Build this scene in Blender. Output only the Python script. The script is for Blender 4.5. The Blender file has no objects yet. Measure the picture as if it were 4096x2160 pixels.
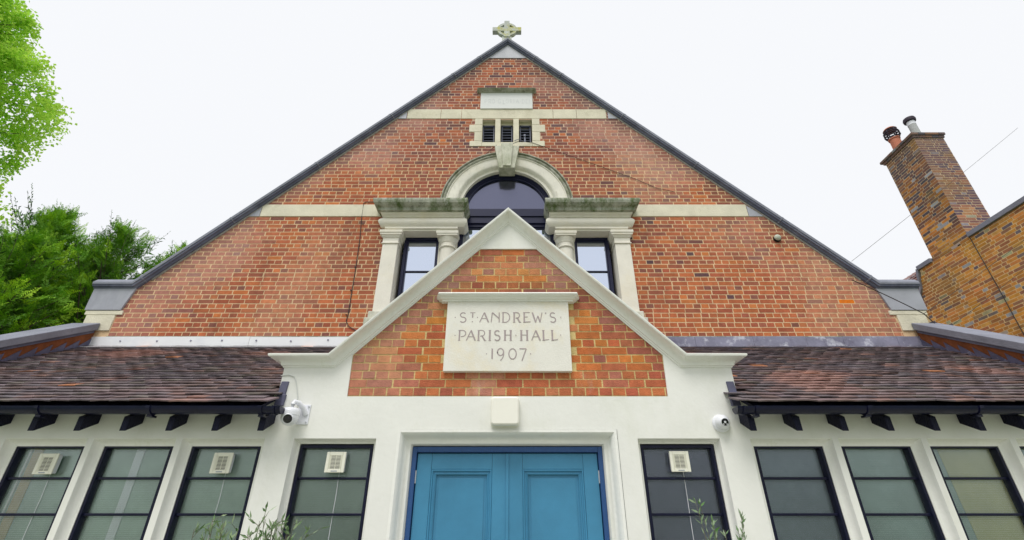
import bpy, math, random
from mathutils import Vector, Matrix, noise
R = math.radians
random.seed(7)
sc = bpy.context.scene
COL = sc.collection

# ------------------------------------------------------------------ camera
PITCH = 28.6
cam = bpy.data.cameras.new('camera'); cam.lens = 16.444; cam.sensor_width = 36
cam.clip_start = 0.05; cam.clip_end = 2000
co = bpy.data.objects.new('camera', cam); COL.objects.link(co)
co.location = (0, 0, 1.6); co.rotation_euler = (R(90 + PITCH), 0, 0)
sc.camera = co

# ------------------------------------------------------------------ sky and sun (overcast)
SUN_EL, SUN_ROT = 60, 200
w = bpy.data.worlds.new('World'); sc.world = w; w.use_nodes = True
nt = w.node_tree; nt.nodes.clear()
out = nt.nodes.new('ShaderNodeOutputWorld'); bg = nt.nodes.new('ShaderNodeBackground')
sky = nt.nodes.new('ShaderNodeTexSky'); sky.sky_type = 'NISHITA'; sky.sun_disc = False
sky.sun_elevation = R(SUN_EL); sky.sun_rotation = R(SUN_ROT)
mixs = nt.nodes.new('ShaderNodeMix'); mixs.data_type = 'RGBA'
mixs.inputs['Factor'].default_value = 0.93
mixs.inputs['B'].default_value = (8.7, 8.8, 9.0, 1)      # closed cloud layer
nt.links.new(sky.outputs[0], mixs.inputs['A'])
nt.links.new(mixs.outputs['Result'], bg.inputs['Color'])
bg.inputs['Strength'].default_value = 0.078
nt.links.new(bg.outputs[0], out.inputs[0])
sl = bpy.data.lights.new('sun', 'SUN'); sl.energy = 1.5; sl.angle = R(28); sl.color = (1, .97, .92)
so = bpy.data.objects.new('sun', sl); COL.objects.link(so)
so.rotation_euler = (R(90 - SUN_EL), 0, R(-18))
sc.view_settings.view_transform = 'Standard'; sc.view_settings.look = 'None'
sc.view_settings.exposure = 0.55; sc.view_settings.gamma = 1
sc.cycles.max_bounces = 8

# ------------------------------------------------------------------ helpers
def lin(c):
    return tuple(((v / 255) / 12.92 if v / 255 <= .04045 else ((v / 255 + .055) / 1.055) ** 2.4) for v in c)

class MB:
    def __init__(s): s.v = []; s.f = []; s.c = []
    def face(s, pts, col=None):
        n = len(s.v); s.v += [tuple(p) for p in pts]; s.f.append(tuple(range(n, n + len(pts)))); s.c.append(col)
    def solid(s, verts, faces, col=None):
        n = len(s.v); s.v += [tuple(p) for p in verts]
        for f in faces: s.f.append(tuple(n + i for i in f)); s.c.append(col)
    def box(s, x0, x1, y0, y1, z0, z1, col=None, M=None):
        vs = [Vector(p) for p in ((x0,y0,z0),(x1,y0,z0),(x1,y1,z0),(x0,y1,z0),(x0,y0,z1),(x1,y0,z1),(x1,y1,z1),(x0,y1,z1))]
        if M: vs = [M @ p for p in vs]
        s.solid(vs, [(0,3,2,1),(4,5,6,7),(0,1,5,4),(1,2,6,5),(2,3,7,6),(3,0,4,7)], col)
    def extr(s, poly, d, col=None):
        """closed solid: polygon (3d points) extruded by vector d"""
        n = len(poly); d = Vector(d); a = [Vector(p) for p in poly]; b = [p + d for p in a]
        fs = [tuple(range(n)), tuple(range(2*n-1, n-1, -1))] + [(i, i+n, (i+1) % n + n, (i+1) % n) for i in range(n)]
        s.solid(a + b, fs, col)
    def prism_y(s, xz, y0, y1, col=None): s.extr([(x, y0, z) for x, z in xz], (0, y1-y0, 0), col)
    def prism_x(s, yz, x0, x1, col=None): s.extr([(x0, y, z) for y, z in yz], (x1-x0, 0, 0), col)
    def sweep(s, prof, frames, closed=False, col=None, caps=True):
        """prof: (o,u) pairs; frames: (P,O,U)"""
        rows = []
        for P, O, U in frames:
            P, O, U = Vector(P), Vector(O), Vector(U)
            rows.append([P + O*o + U*u for o, u in prof])
        n = len(prof); base = len(s.v)
        for r in rows: s.v += [tuple(p) for p in r]
        m = len(rows)
        for i in range(m if closed else m-1):
            j = (i+1) % m
            for k in range(n):
                l = (k+1) % n
                s.f.append((base+i*n+k, base+i*n+l, base+j*n+l, base+j*n+k)); s.c.append(col)
        if caps and not closed:
            s.f.append(tuple(base+k for k in range(n))); s.c.append(col)
            s.f.append(tuple(base+(m-1)*n+k for k in reversed(range(n)))); s.c.append(col)
    def tube(s, pts, r, n=8, col=None):
        pts = [Vector(p) for p in pts]; rows = []
        for i, p in enumerate(pts):
            d = (pts[min(i+1, len(pts)-1)] - pts[max(i-1, 0)]).normalized()
            a = d.cross(Vector((0, 0, 1)))
            if a.length < .05: a = d.cross(Vector((1, 0, 0)))
            a.normalize(); b = d.cross(a)
            rr = r[i] if isinstance(r, (list, tuple)) else r
            rows.append([p + (a*math.cos(t*2*math.pi/n) + b*math.sin(t*2*math.pi/n))*rr for t in range(n)])
        base = len(s.v)
        for q in rows: s.v += [tuple(p) for p in q]
        for i in range(len(rows)-1):
            for k in range(n):
                l = (k+1) % n
                s.f.append((base+i*n+k, base+i*n+l, base+(i+1)*n+l, base+(i+1)*n+k)); s.c.append(col)
        s.f.append(tuple(base+k for k in reversed(range(n)))); s.c.append(col)
        s.f.append(tuple(base+(len(rows)-1)*n+k for k in range(n))); s.c.append(col)
    def lathe(s, prof, C, axis=(0, 0, 1), n=24, col=None):
        """prof: (r,h) pairs along axis from C"""
        C = Vector(C); d = Vector(axis).normalized()
        a = d.cross(Vector((0, 0, 1)))
        if a.length < .05: a = Vector((1, 0, 0))
        a.normalize(); b = d.cross(a); base = len(s.v); m = len(prof)
        for r, h in prof:
            for t in range(n):
                q = t*2*math.pi/n
                s.v.append(tuple(C + d*h + (a*math.cos(q) + b*math.sin(q))*max(r, 1e-4)))
        for i in range(m-1):
            for k in range(n):
                l = (k+1) % n
                s.f.append((base+i*n+k, base+i*n+l, base+(i+1)*n+l, base+(i+1)*n+k)); s.c.append(col)
        s.f.append(tuple(base+k for k in reversed(range(n)))); s.c.append(col)
        s.f.append(tuple(base+(m-1)*n+k for k in range(n))); s.c.append(col)
    def build(s, name, mat, parent=None, bevel=0, smooth=False, recalc=True):
        me = bpy.data.meshes.new(name); me.from_pydata(s.v, [], s.f)
        if any(c is not None for c in s.c):
            at = me.attributes.new('tint', 'FLOAT_COLOR', 'FACE')
            buf = []
            for c in s.c: buf += list((c or (.5, .5, .5))[:3]) + [1.0]
            at.data.foreach_set('color', buf)
        if recalc:
            import bmesh
            bm = bmesh.new(); bm.from_mesh(me); bmesh.ops.recalc_face_normals(bm, faces=bm.faces); bm.to_mesh(me); bm.free()
        o = bpy.data.objects.new(name, me); COL.objects.link(o); me.materials.append(mat)
        if parent: o.parent = parent
        if bevel:
            b = o.modifiers.new('bevel', 'BEVEL'); b.width = bevel; b.segments = 2; b.limit_method = 'ANGLE'; b.angle_limit = R(35)
        if smooth:
            me.polygons.foreach_set('use_smooth', [True]*len(me.polygons))
            try: me.set_sharp_from_angle(angle=R(40))
            except Exception: pass
        return o

def thing(name, label, cat, group=None, kind=None):
    o = bpy.data.objects.new(name, None); COL.objects.link(o); o.empty_display_size = .2
    return tag(o, label, cat, group, kind)
def tag(o, label=None, cat=None, group=None, kind=None):
    if label: o['label'] = label
    if cat: o['category'] = cat
    if group: o['group'] = group
    if kind: o['kind'] = kind
    return o

# ------------------------------------------------------------------ materials
def mat(name, base=(.5, .5, .5), rough=.8, attr=False, var=.12, vscale=3, bump=.0, bscale=60, spec=.3, metal=0,
        stains=(), coat=0, tl=0):
    """stains: list of (colour, scale, low, high, amount, zstretch)"""
    m = bpy.data.materials.new(name); m.use_nodes = True; n = m.node_tree; L = n.links
    p = n.nodes['Principled BSDF']; p.inputs['Roughness'].default_value = rough
    p.inputs['Specular IOR Level'].default_value = spec; p.inputs['Metallic'].default_value = metal
    if coat: p.inputs['Coat Weight'].default_value = coat
    tc = n.nodes.new('ShaderNodeTexCoord')
    if attr:
        a = n.nodes.new('ShaderNodeAttribute'); a.attribute_name = 'tint'; cur = a.outputs['Color']
    else:
        a = n.nodes.new('ShaderNodeRGB'); a.outputs[0].default_value = (*base, 1); cur = a.outputs[0]
    if var:
        t = n.nodes.new('ShaderNodeTexNoise'); t.inputs['Scale'].default_value = vscale; t.inputs['Detail'].default_value = 8
        t.inputs['Roughness'].default_value = .65
        L.new(tc.outputs['Object'], t.inputs['Vector'])
        mr = n.nodes.new('ShaderNodeMapRange'); mr.inputs['From Min'].default_value = .3; mr.inputs['From Max'].default_value = .7
        mr.inputs['To Min'].default_value = 1-var; mr.inputs['To Max'].default_value = 1+var
        L.new(t.outputs['Fac'], mr.inputs['Value'])
        mm = n.nodes.new('ShaderNodeVectorMath'); mm.operation = 'SCALE'
        L.new(cur, mm.inputs[0]); L.new(mr.outputs[0], mm.inputs['Scale']); cur = mm.outputs[0]
    for k, (c, scl, lo, hi, amt, zs) in enumerate(stains):
        mp = n.nodes.new('ShaderNodeMapping'); mp.inputs['Scale'].default_value = (1, 1, zs)
        mp.inputs['Location'].default_value = (k*3.1, k*1.7, k*5.3)
        L.new(tc.outputs['Object'], mp.inputs['Vector'])
        t = n.nodes.new('ShaderNodeTexNoise'); t.inputs['Scale'].default_value = scl; t.inputs['Detail'].default_value = 9
        t.inputs['Roughness'].default_value = .7; L.new(mp.outputs[0], t.inputs['Vector'])
        mr = n.nodes.new('ShaderNodeMapRange'); mr.inputs['From Min'].default_value = lo; mr.inputs['From Max'].default_value = hi
        mr.inputs['To Max'].default_value = amt; L.new(t.outputs['Fac'], mr.inputs['Value'])
        mx = n.nodes.new('ShaderNodeMix'); mx.data_type = 'RGBA'; mx.inputs['B'].default_value = (*c, 1)
        L.new(mr.outputs[0], mx.inputs['Factor']); L.new(cur, mx.inputs['A']); cur = mx.outputs['Result']
    L.new(cur, p.inputs['Base Color'])
    if bump:
        t = n.nodes.new('ShaderNodeTexNoise'); t.inputs['Scale'].default_value = bscale; t.inputs['Detail'].default_value = 6
        L.new(tc.outputs['Object'], t.inputs['Vector'])
        b = n.nodes.new('ShaderNodeBump'); b.inputs['Strength'].default_value = bump; b.inputs['Distance'].default_value = .01
        L.new(t.outputs['Fac'], b.inputs['Height']); L.new(b.outputs[0], p.inputs['Normal'])
    if tl:
        o = n.nodes['Material Output']; tr = n.nodes.new('ShaderNodeBsdfTranslucent'); ms = n.nodes.new('ShaderNodeMixShader')
        ms.inputs[0].default_value = tl; L.new(cur, tr.inputs['Color']); L.new(p.outputs[0], ms.inputs[1]); L.new(tr.outputs[0], ms.inputs[2])
        L.new(ms.outputs[0], o.inputs[0])
    return m

MOSS = lin((78, 88, 40)); DARK = lin((60, 60, 58)); PALE = lin((225, 215, 205))
m_brick = mat('red_brickwork', attr=True, rough=.9, var=.16, vscale=14, bump=.5, bscale=90,
              stains=[(lin((200, 168, 156)), 4.5, .62, .74, .32, .5), (lin((92, 60, 54)), 1.6, .56, .74, .42, .3)])
m_porchbrick = mat('orange_brickwork', attr=True, rough=.85, var=.2, vscale=16, bump=.6, bscale=90,
              stains=[(lin((215, 185, 175)), 2.2, .58, .78, .55, .5), (lin((120, 70, 45)), 3, .58, .75, .35, 1)])
m_oldbrick = mat('weathered_brickwork', attr=True, rough=.95, var=.2, vscale=10, bump=.7, bscale=70,
              stains=[(lin((150, 120, 45)), 1.1, .54, .72, .45, 1), (lin((84, 74, 62)), .8, .57, .78, .4, 1), (lin((170, 175, 190)), 5, .66, .72, .8, 1)])
m_paint = mat('white_masonry_paint', (.80, .80, .76), .55, var=.035, vscale=2.2, bump=.18, bscale=22,
              stains=[(lin((206, 208, 190)), 2.4, .5, .8, .5, .4), (lin((150, 150, 130)), 34, .72, .78, .6, 1), (lin((168, 170, 150)), 16, .68, .80, .4, .05)])
m_paintmould = mat('white_painted_moulding', (.84, .84, .80), .5, var=.04, vscale=4, bump=.3, bscale=30,
              stains=[(lin((186, 190, 156)), 9, .58, .82, .4, .12), (lin((110, 110, 95)), 28, .68, .76, .45, .05)])
m_stone = mat('pale_limestone', (.80, .765, .68), .85, var=.06, vscale=4, bump=.4, bscale=50,
              stains=[(lin((228, 214, 172)), 1.6, .5, .75, .4, 1), (lin((170, 164, 142)), 5, .6, .8, .4, .5)])
m_band = mat('cream_stone', (.70, .655, .52), .9, var=.12, vscale=3, bump=.5, bscale=40,
              stains=[(lin((140, 130, 95)), 2.2, .55, .8, .45, 1), (lin((232, 228, 210)), 4, .6, .8, .5, 1)])
m_archstone = mat('arch_limestone', (.80, .77, .69), .85, var=.1, vscale=5, bump=.5, bscale=45,
              stains=[(lin((120, 118, 98)), 7, .55, .75, .5, .3), (lin((210, 196, 150)), 2, .5, .8, .35, 1)])
m_plaque = mat('plaque_stone', (.78, .76, .70), .8, var=.04, vscale=5, bump=.2, bscale=70,
              stains=[(lin((226, 205, 150)), 2.6, .5, .72, .45, 1), (lin((190, 184, 176)), 9, .6, .8, .35, .6)])
m_moss = mat('mossy_cornice_stone', (.42, .43, .36), .95, var=.3, vscale=8, bump=.9, bscale=35,
              stains=[(lin((74, 96, 32)), 6, .44, .62, .85, .35), (lin((205, 208, 205)), 9, .56, .68, .75, .5), (lin((40, 44, 30)), 12, .58, .7, .7, .15)])
m_mossline = mat('lichened_stone', (.42, .42, .36), .95, var=.25, vscale=10, bump=.7, bscale=50,
              stains=[(lin((96, 104, 60)), 7, .45, .65, .7, 1), (lin((70, 68, 60)), 11, .55, .7, .6, 1)])
m_key = mat('keystone_stone', (.66, .65, .56), .9, var=.12, vscale=6, bump=.5, bscale=50,
              stains=[(lin((110, 122, 70)), 4, .45, .65, .6, .5), (lin((215, 212, 200)), 3, .5, .7, .5, .5)])
m_cross = mat('lichen_spotted_stone', (.52, .54, .51), .95, var=.15, vscale=9, bump=.6, bscale=60,
              stains=[(lin((190, 185, 60)), 5, .5, .62, .75, 1)])
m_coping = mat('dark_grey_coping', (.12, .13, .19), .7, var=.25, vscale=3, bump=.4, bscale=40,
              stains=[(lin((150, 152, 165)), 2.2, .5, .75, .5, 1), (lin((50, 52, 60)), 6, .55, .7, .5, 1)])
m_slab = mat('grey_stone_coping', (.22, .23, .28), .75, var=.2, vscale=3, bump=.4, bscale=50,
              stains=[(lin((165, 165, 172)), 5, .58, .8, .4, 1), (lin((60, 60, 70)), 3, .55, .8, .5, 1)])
m_lead = mat('lead_sheet', (.23, .225, .31), .5, var=.25, vscale=4, bump=.3, bscale=12, spec=.5,
              stains=[(lin((205, 206, 218)), 5, .53, .62, .75, 1), (lin((60, 50, 75)), 3, .5, .7, .6, 1)])
m_leaddark = mat('dark_lead_sheet', (.095, .095, .16), .5, var=.25, vscale=5, bump=.3, bscale=14, spec=.5,
              stains=[(lin((165, 168, 190)), 7, .60, .72, .5, 1)])
m_leadpale = mat('pale_lead_cladding', (.36, .37, .42), .5, var=.12, vscale=2.5, bump=.15, bscale=10, spec=.5,
              stains=[(lin((110, 112, 128)), 2.5, .5, .75, .5, .3)])
m_flashw = mat('white_flashing', (.80, .81, .84), .45, var=.03, vscale=1.5, bump=.08, bscale=5, stains=[(lin((170, 175, 195)), 1.2, .55, .8, .5, 1)])
m_tile = mat('clay_tiles', attr=True, rough=.75, var=.14, vscale=9, bump=.5, bscale=60,
              stains=[(lin((120, 118, 80)), 4, .64, .76, .5, 1), (lin((178, 172, 186)), 3, .58, .8, .3, 1)])
m_black = mat('black_gloss_paint', (.006, .007, .026), .3, var=.2, vscale=8, bump=.25, bscale=30, spec=.28,
              stains=[(lin((110, 115, 165)), 9, .64, .78, .35, .6)])
m_rafter = mat('black_rafter_paint', (.007, .008, .026), .5, var=.3, vscale=20, bump=.9, bscale=80, spec=.2,
              stains=[(lin((80, 84, 120)), 40, .62, .75, .35, 1)])
m_navy = mat('navy_window_paint', (.010, .012, .045), .3, var=.1, vscale=5, spec=.35)
m_door = mat('blue_door_paint', (.055, .235, .40), .38, var=.10, vscale=3, bump=.08, bscale=80, spec=.45,
              stains=[(lin((90, 165, 200)), 90, .76, .79, .5, 1)])
m_doorframe = mat('blue_frame_paint', (.022, .075, .22), .4, var=.06, vscale=3, spec=.45)
m_steel = mat('hinge_steel', (.55, .57, .6), .35, metal=.6, var=.1)
m_plastic = mat('cream_plastic', (.80, .79, .68), .4, var=.04, vscale=10, spec=.4, stains=[(lin((180, 170, 120)), 8, .6, .8, .3, 1)])
m_opal = mat('opal_diffuser', (.86, .84, .76), .35, var=.02, spec=.45)
m_white = mat('white_plastic', (.76, .77, .82), .3, var=.02, spec=.5)
m_dark = mat('black_void', (.006, .006, .008), .6, var=0)
m_lens = mat('black_lens', (.006, .006, .010), .08, var=0, spec=.6)
m_led = mat('clear_led', (.6, .6, .62), .2, var=0)
m_cable = mat('cable_black', (.05, .042, .04), .6, var=.2)
m_cablew = mat('cable_painted', (.60, .62, .60), .6, var=.1)
m_letter = mat('incised_lettering', lin((168, 155, 156)), .9, var=.12, vscale=30)
m_letterpale = mat('worn_lettering', lin((214, 215, 216)), .9, var=.1, vscale=30)
m_label = mat('maker_strip', lin((150, 155, 165)), .5, var=0)
m_terra = mat('terracotta', lin((184, 116, 92)), .8, var=.12, vscale=8, bump=.3, stains=[(lin((150, 110, 95)), 4, .55, .8, .4, 1)])
m_cowl = mat('sooty_cowl', (.035, .025, .04), .6, var=.2)
m_potgrey = mat('grey_flue', (.42, .43, .43), .85, var=.15, vscale=20, bump=.4)
m_mossknob = mat('weathered_dome', (.50, .53, .44), .5, var=.2, vscale=20)
m_grass = mat('lawn_grass', (.075, .14, .028), .95, var=.35, vscale=.8, bump=.6, bscale=30)
m_path = mat('paving', (.32, .31, .28), .9, var=.2, vscale=2, bump=.5, bscale=40)
m_bark = mat('bark', (.10, .085, .065), .95, var=.3, vscale=8, bump=.8, bscale=20)
m_twig = mat('twig', (.16, .15, .11), .9, var=.2)
m_lime = mat('spring_leaves', attr=True, rough=.5, var=.2, vscale=1.2, tl=.5)
m_conif = mat('conifer_sprays', attr=True, rough=.6, var=.4, vscale=1.3, tl=.14)
m_shrub = mat('shrub_leaves', attr=True, rough=.5, var=.15, vscale=5, tl=.3)
m_room = mat('room_wall', (.30, .31, .28), .9, var=.1)
m_post = mat('white_boxing', (.86, .88, .92), .6, var=.03)
m_wood = mat('varnished_post', (.50, .36, .17), .5, var=.2, vscale=4)
m_blind = mat('ochre_blind', (.60, .57, .27), .9, var=.1, vscale=3)

def glass(name, tint, refl, rough, trans, bump=0, cell=70, diff=(.2, .25, .23)):
    m = bpy.data.materials.new(name); m.use_nodes = True; n = m.node_tree; L = n.links; n.nodes.clear()
    o = n.nodes.new('ShaderNodeOutputMaterial')
    g = n.nodes.new('ShaderNodeBsdfGlossy'); g.inputs['Color'].default_value = (*tint, 1); g.inputs['Roughness'].default_value = rough
    d = n.nodes.new('ShaderNodeBsdfDiffuse'); t = n.nodes.new('ShaderNodeBsdfTransparent')
    tc = n.nodes.new('ShaderNodeTexCoord'); nz = n.nodes.new('ShaderNodeTexNoise'); nz.inputs['Scale'].default_value = 2.4
    nz.inputs['Detail'].default_value = 5; L.new(tc.outputs['Object'], nz.inputs['Vector'])
    mx = n.nodes.new('ShaderNodeMix'); mx.data_type = 'RGBA'
    mx.inputs['A'].default_value = (*[v*.7 for v in diff], 1); mx.inputs['B'].default_value = (*[v*1.35 for v in diff], 1)
    L.new(nz.outputs['Fac'], mx.inputs['Factor']); L.new(mx.outputs['Result'], d.inputs['Color'])
    a = n.nodes.new('ShaderNodeMixShader'); a.inputs[0].default_value = trans; L.new(d.outputs[0], a.inputs[1]); L.new(t.outputs[0], a.inputs[2])
    fr = n.nodes.new('ShaderNodeFresnel'); fr.inputs['IOR'].default_value = 1.5
    ad = n.nodes.new('ShaderNodeMath'); ad.operation = 'ADD'; ad.use_clamp = True; ad.inputs[1].default_value = refl
    L.new(fr.outputs[0], ad.inputs[0])
    b = n.nodes.new('ShaderNodeMixShader'); L.new(ad.outputs[0], b.inputs[0]); L.new(a.outputs[0], b.inputs[1]); L.new(g.outputs[0], b.inputs[2])
    if bump:
        sx = n.nodes.new('ShaderNodeSeparateXYZ'); L.new(tc.outputs['Object'], sx.inputs[0])
        hs = []
        for ax in ('X', 'Z'):
            q = n.nodes.new('ShaderNodeMath'); q.operation = 'MULTIPLY'; q.inputs[1].default_value = cell*2*math.pi; L.new(sx.outputs[ax], q.inputs[0])
            q2 = n.nodes.new('ShaderNodeMath'); q2.operation = 'SINE'; L.new(q.outputs[0], q2.inputs[0]); hs.append(q2)
        sm = n.nodes.new('ShaderNodeMath'); sm.operation = 'ADD'; L.new(hs[0].outputs[0], sm.inputs[0]); L.new(hs[1].outputs[0], sm.inputs[1])
        bp = n.nodes.new('ShaderNodeBump'); bp.inputs['Strength'].default_value = bump; bp.inputs['Distance'].default_value = .002
        L.new(sm.outputs[0], bp.inputs['Height']); L.new(bp.outputs[0], g.inputs['Normal']); L.new(bp.outputs[0], d.inputs['Normal'])
    L.new(b.outputs[0], o.inputs[0])
    return m
g_low = glass('reeded_glass', (.8, .9, .9), .17, .25, .88, .10, 75, (.16, .20, .19))
g_dark = glass('reeded_glass_dark', (.75, .8, .92), .13, .25, .88, .10, 75, (.09, .10, .12))
g_up = glass('clear_glazing', (.72, .79, .93), .80, .02, .2, 0, 70, (.1, .1, .12))
g_arch = glass('tinted_fanlight', (.50, .52, .72), .24, .14, .0, 0, 70, (.02, .02, .035))

# ------------------------------------------------------------------ brick laying
def clip(poly, planes):
    for (a, b, c) in planes:                      # keep a*u+b*v<=c
        outp = []
        for i in range(len(poly)):
            p, q = poly[i], poly[(i+1) % len(poly)]
            dp, dq = a*p[0]+b*p[1]-c, a*q[0]+b*q[1]-c
            if dp <= 0: outp.append(p)
            if dp*dq < 0:
                t = dp/(dp-dq); outp.append((p[0]+(q[0]-p[0])*t, p[1]+(q[1]-p[1])*t))
        poly = outp
        if len(poly) < 3: return []
    return poly
def area(p): return abs(sum(p[i][0]*p[(i+1) % len(p)][1]-p[(i+1) % len(p)][0]*p[i][1] for i in range(len(p))))/2

def lay(mb, u0, u1, v0, v1, to3, colour, planes=(), holes=(), L=.235, H=.0747, j=.0135, proud=.0016, flemish=False, seed=1, jit=.0016):
    """lay an English-bond wall in (u,v); to3(u,v,d) gives the 3d point, d = proud of the mortar bed"""
    rnd = random.Random(seed); row = 0; v = v0
    while v < v1 - .01:
        head = row % 2 == 0 and not flemish
        u = u0 - L*rnd.uniform(.0, .08) - (L*.25 if row % 2 else 0)
        k = 0
        while u < u1:
            w = L*.5 if head else L
            if flemish: w = L*.5 if k % 3 == 2 else L
            if not head and not flemish and rnd.random() < .03: w = L*.62
            ju = lambda: rnd.uniform(-jit, jit)
            a, b, c, d = u+j/2, u+w-j/2, v+j/2, v+H-j/2
            q = [(a+ju(), c+ju()), (b+ju(), c+ju()), (b+ju(), d+ju()), (a+ju(), d+ju())]
            cu, cv = (a+b)/2, (c+d)/2
            u += w*(1+rnd.uniform(-.03, .03)); k += 1
            if any(h(cu, cv) for h in holes): continue
            q = clip(q, ((-1, 0, -u0), (1, 0, u1), (0, 1, v1)) + tuple(planes))
            if len(q) < 3 or area(q) < 2e-4: continue
            pd = proud*rnd.uniform(.5, 1.5); col = colour(cu, cv, rnd); n = len(q)
            fr = [to3(x, y, pd) for x, y in q]; bk = [to3(x, y, -.004) for x, y in q]
            mb.face(fr, col)
            for i in range(n):
                l = (i+1) % n; mb.face([fr[l], fr[i], bk[i], bk[l]], tuple(x*.8 for x in col))
        v += H; row += 1

def pick(rnd, pal):
    t = rnd.random()*sum(w for w, _ in pal)
    for w_, c in pal:
        t -= w_
        if t <= 0: break
    k = rnd.uniform(.88, 1.1)
    c = lin(c)
    return tuple(min(.9, x*k*rnd.uniform(.95, 1.05)) for x in c)
def mixc(a, b, t): return tuple(x*(1-t)+y*t for x, y in zip(a, b))

# ================================================================== GROUND
g = MB(); g.face([(-400, -400, 0), (400, -400, 0), (400, 600, 0), (-400, 600, 0)])
tag(g.build('lawn', m_grass, recalc=False), kind='structure')
g = MB(); g.face([(-7.5, -4, .004), (7.5, -4, .004), (7.5, 4.19, .004), (-7.5, 4.19, .004)])
tag(g.build('bounce_forecourt', mat('bounce_gravel', (.36, .37, .29), .95, var=.2, vscale=6, bump=.6, bscale=60), recalc=False), kind='structure')  # unseen pale ground, added to bounce fill light onto the hall front
g = MB(); g.face([(-1.1, -14, .008), (1.0, -14, .008), (1.0, 4.19, .008), (-1.1, 4.19, .008)])
tag(g.build('path', m_path, recalc=False), kind='structure')

# ================================================================== HALL
M = 6.335; PO = 4.2; AX = -.088; PX = -.040
hall = thing('church_hall', 'red brick gabled parish hall with white painted porch, tiled lean-to roofs and arched window', 'building')

# --- main gable brickwork
APZ = 10.40; KZ = 4.80; KH = 5.62
def verge(x): return APZ - abs(x-AX)
pal_lo = [(34, (180, 96, 58)), (26, (188, 104, 58)), (24, (170, 88, 58)), (12, (158, 88, 64)), (4, (138, 84, 72)), (3, (200, 112, 54))]
pal_hi = [(28, (164, 92, 66)), (22, (146, 84, 68)), (16, (124, 76, 72)), (18, (178, 98, 62)), (6, (102, 72, 76))]
def col_main(x, z, rnd):
    t = (z-5.8)/3.4 + .9*noise.noise(Vector((x*.6, z*.8, 1.3)))
    c = pick(rnd, pal_hi if rnd.random() < max(0, min(.95, t)) else pal_lo)
    d = verge(x) - z
    e = noise.noise(Vector((x*1.1, z*1.1, 4.4)))
    if d < 1.5 and z < 9.4: c = mixc(c, lin((190, 146, 136)), max(0, min(.5, (.55+e*1.5)*(1.5-d)/1.5)))
    s = noise.noise(Vector((x*.9+7, z*.35, 9.1)))
    if z < 7.5: c = mixc(c, lin((206, 158, 130)), max(0, min(.3, s)))
    if abs(x-AX) < 1.9 and 6.3 < z < 7.6: c = mixc(c, lin((105, 78, 82)), .3)
    k2 = noise.noise(Vector((x*.55+20, z*.5, 2.5)))+.45*noise.noise(Vector((x*2.6, z*.45, 7.5)))
    if k2 > .12: c = mixc(c, lin((104, 66, 62)), min(.5, (k2-.12)*1.5))
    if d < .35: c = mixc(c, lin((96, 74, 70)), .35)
    g_ = sum(c)/3; c = mixc(c, (g_*1.08, g_, g_*.95), .09)
    if abs(x-5.02) < .06 and abs(z-4.49) < .04: c = lin((226, 120, 26))
    return c
def arch_in(x, z): return (x-AX)**2 + (z-6.28)**2 < .95**2 and z > 6.2
holes = [lambda x, z: -1.90 < x < 1.73 and z < 6.12 and z > 4.0 and False,
         lambda x, z: abs(x-AX) < 1.80 and 4.1 < z < 6.1,
         lambda x, z: abs(x-AX) < .93 and 6.0 < z < 6.35,
         arch_in,
         lambda x, z: abs(x-AX) < .54 and 7.64 < z < 8.30]
mb = MB()
S2 = 1.0
planes = ((1, 1, APZ+AX), (-1, 1, APZ-AX))
lay(mb, AX-5.70, AX+5.70, 3.96, 10.02, lambda x, z, d: (x, M-d, z), col_main, planes, holes, seed=3)
mor = lin((216, 186, 148)); mor2 = lin((208, 178, 154))
def strip(z0, z1, x0, x1, y=M, c=mor, mbx=None):
    q = clip([(x0, z0), (x1, z0), (x1, z1), (x0, z1)], planes)
    if len(q) >= 3: (mbx or mb).face([(x, y, z) for x, z in q], c)
W = 5.72
zz = [3.6, 4.1]
strip(3.6, 4.1, AX-W-.45, AX+W+.45)
strip(4.1, 6.1, AX-W, AX-1.80); strip(4.1, 6.1, AX+1.80, AX+W)
n_ = 24
for sgn in (-1, 1):
    # mortar bed around the arch
    xs = [0] + [.95*math.sin(R(90)*i/12) for i in range(1, 13)]
    for i in range(12):
        a, b = xs[i], xs[i+1]
        za, zb = 6.28+math.sqrt(max(0, .95**2-a*a)), 6.28+math.sqrt(max(0, .95**2-b*b))
        mb.face([(AX+sgn*a, M, za), (AX+sgn*b, M, zb), (AX+sgn*b, M, 7.3), (AX+sgn*a, M, 7.3)], mor)
    strip(6.1, 7.3, *sorted((AX+sgn*.95, AX+sgn*W)))
    strip(7.64, 8.25, *sorted((AX+sgn*.46, AX+sgn*W)), c=mor2)
strip(7.3, 7.64, AX-W, AX+W, c=mor2)
strip(8.25, 10.4, AX-W, AX+W, c=mor2)
mb.build('gable_brickwork', m_brick, hall, recalc=False)
# body behind the gable: side walls, roofs
mb = MB()
for s_ in (-1, 1):
    mb.box(*sorted((AX+s_*6.15, AX+s_*5.85)), M+.05, 22, 0, 4.7)
mb.box(AX-6.1, AX+6.1, 21.8, 22, 0, 4.7); mb.prism_y([(AX-5.6, 4.7), (AX+5.6, 4.7), (AX, 10.2)], 21.8, 22)
mb.build('side_wall', m_porchbrick if False else mat('plain_brick', lin((176, 92, 68)), .9, var=.2, bump=.4), hall)
mb = MB()
for s_ in (-1, 1):
    mb.extr([(AX, M+.3, 10.18), (AX+s_*6.1, M+.3, 4.3), (AX+s_*6.1, 22.2, 4.3), (AX, 22.2, 10.18)], (0, 0, .08))
mb.build('main_roof', mat('roof_tiles_plain', (.14, .10, .10), .9, var=.3, bump=.6, bscale=12), hall)

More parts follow.
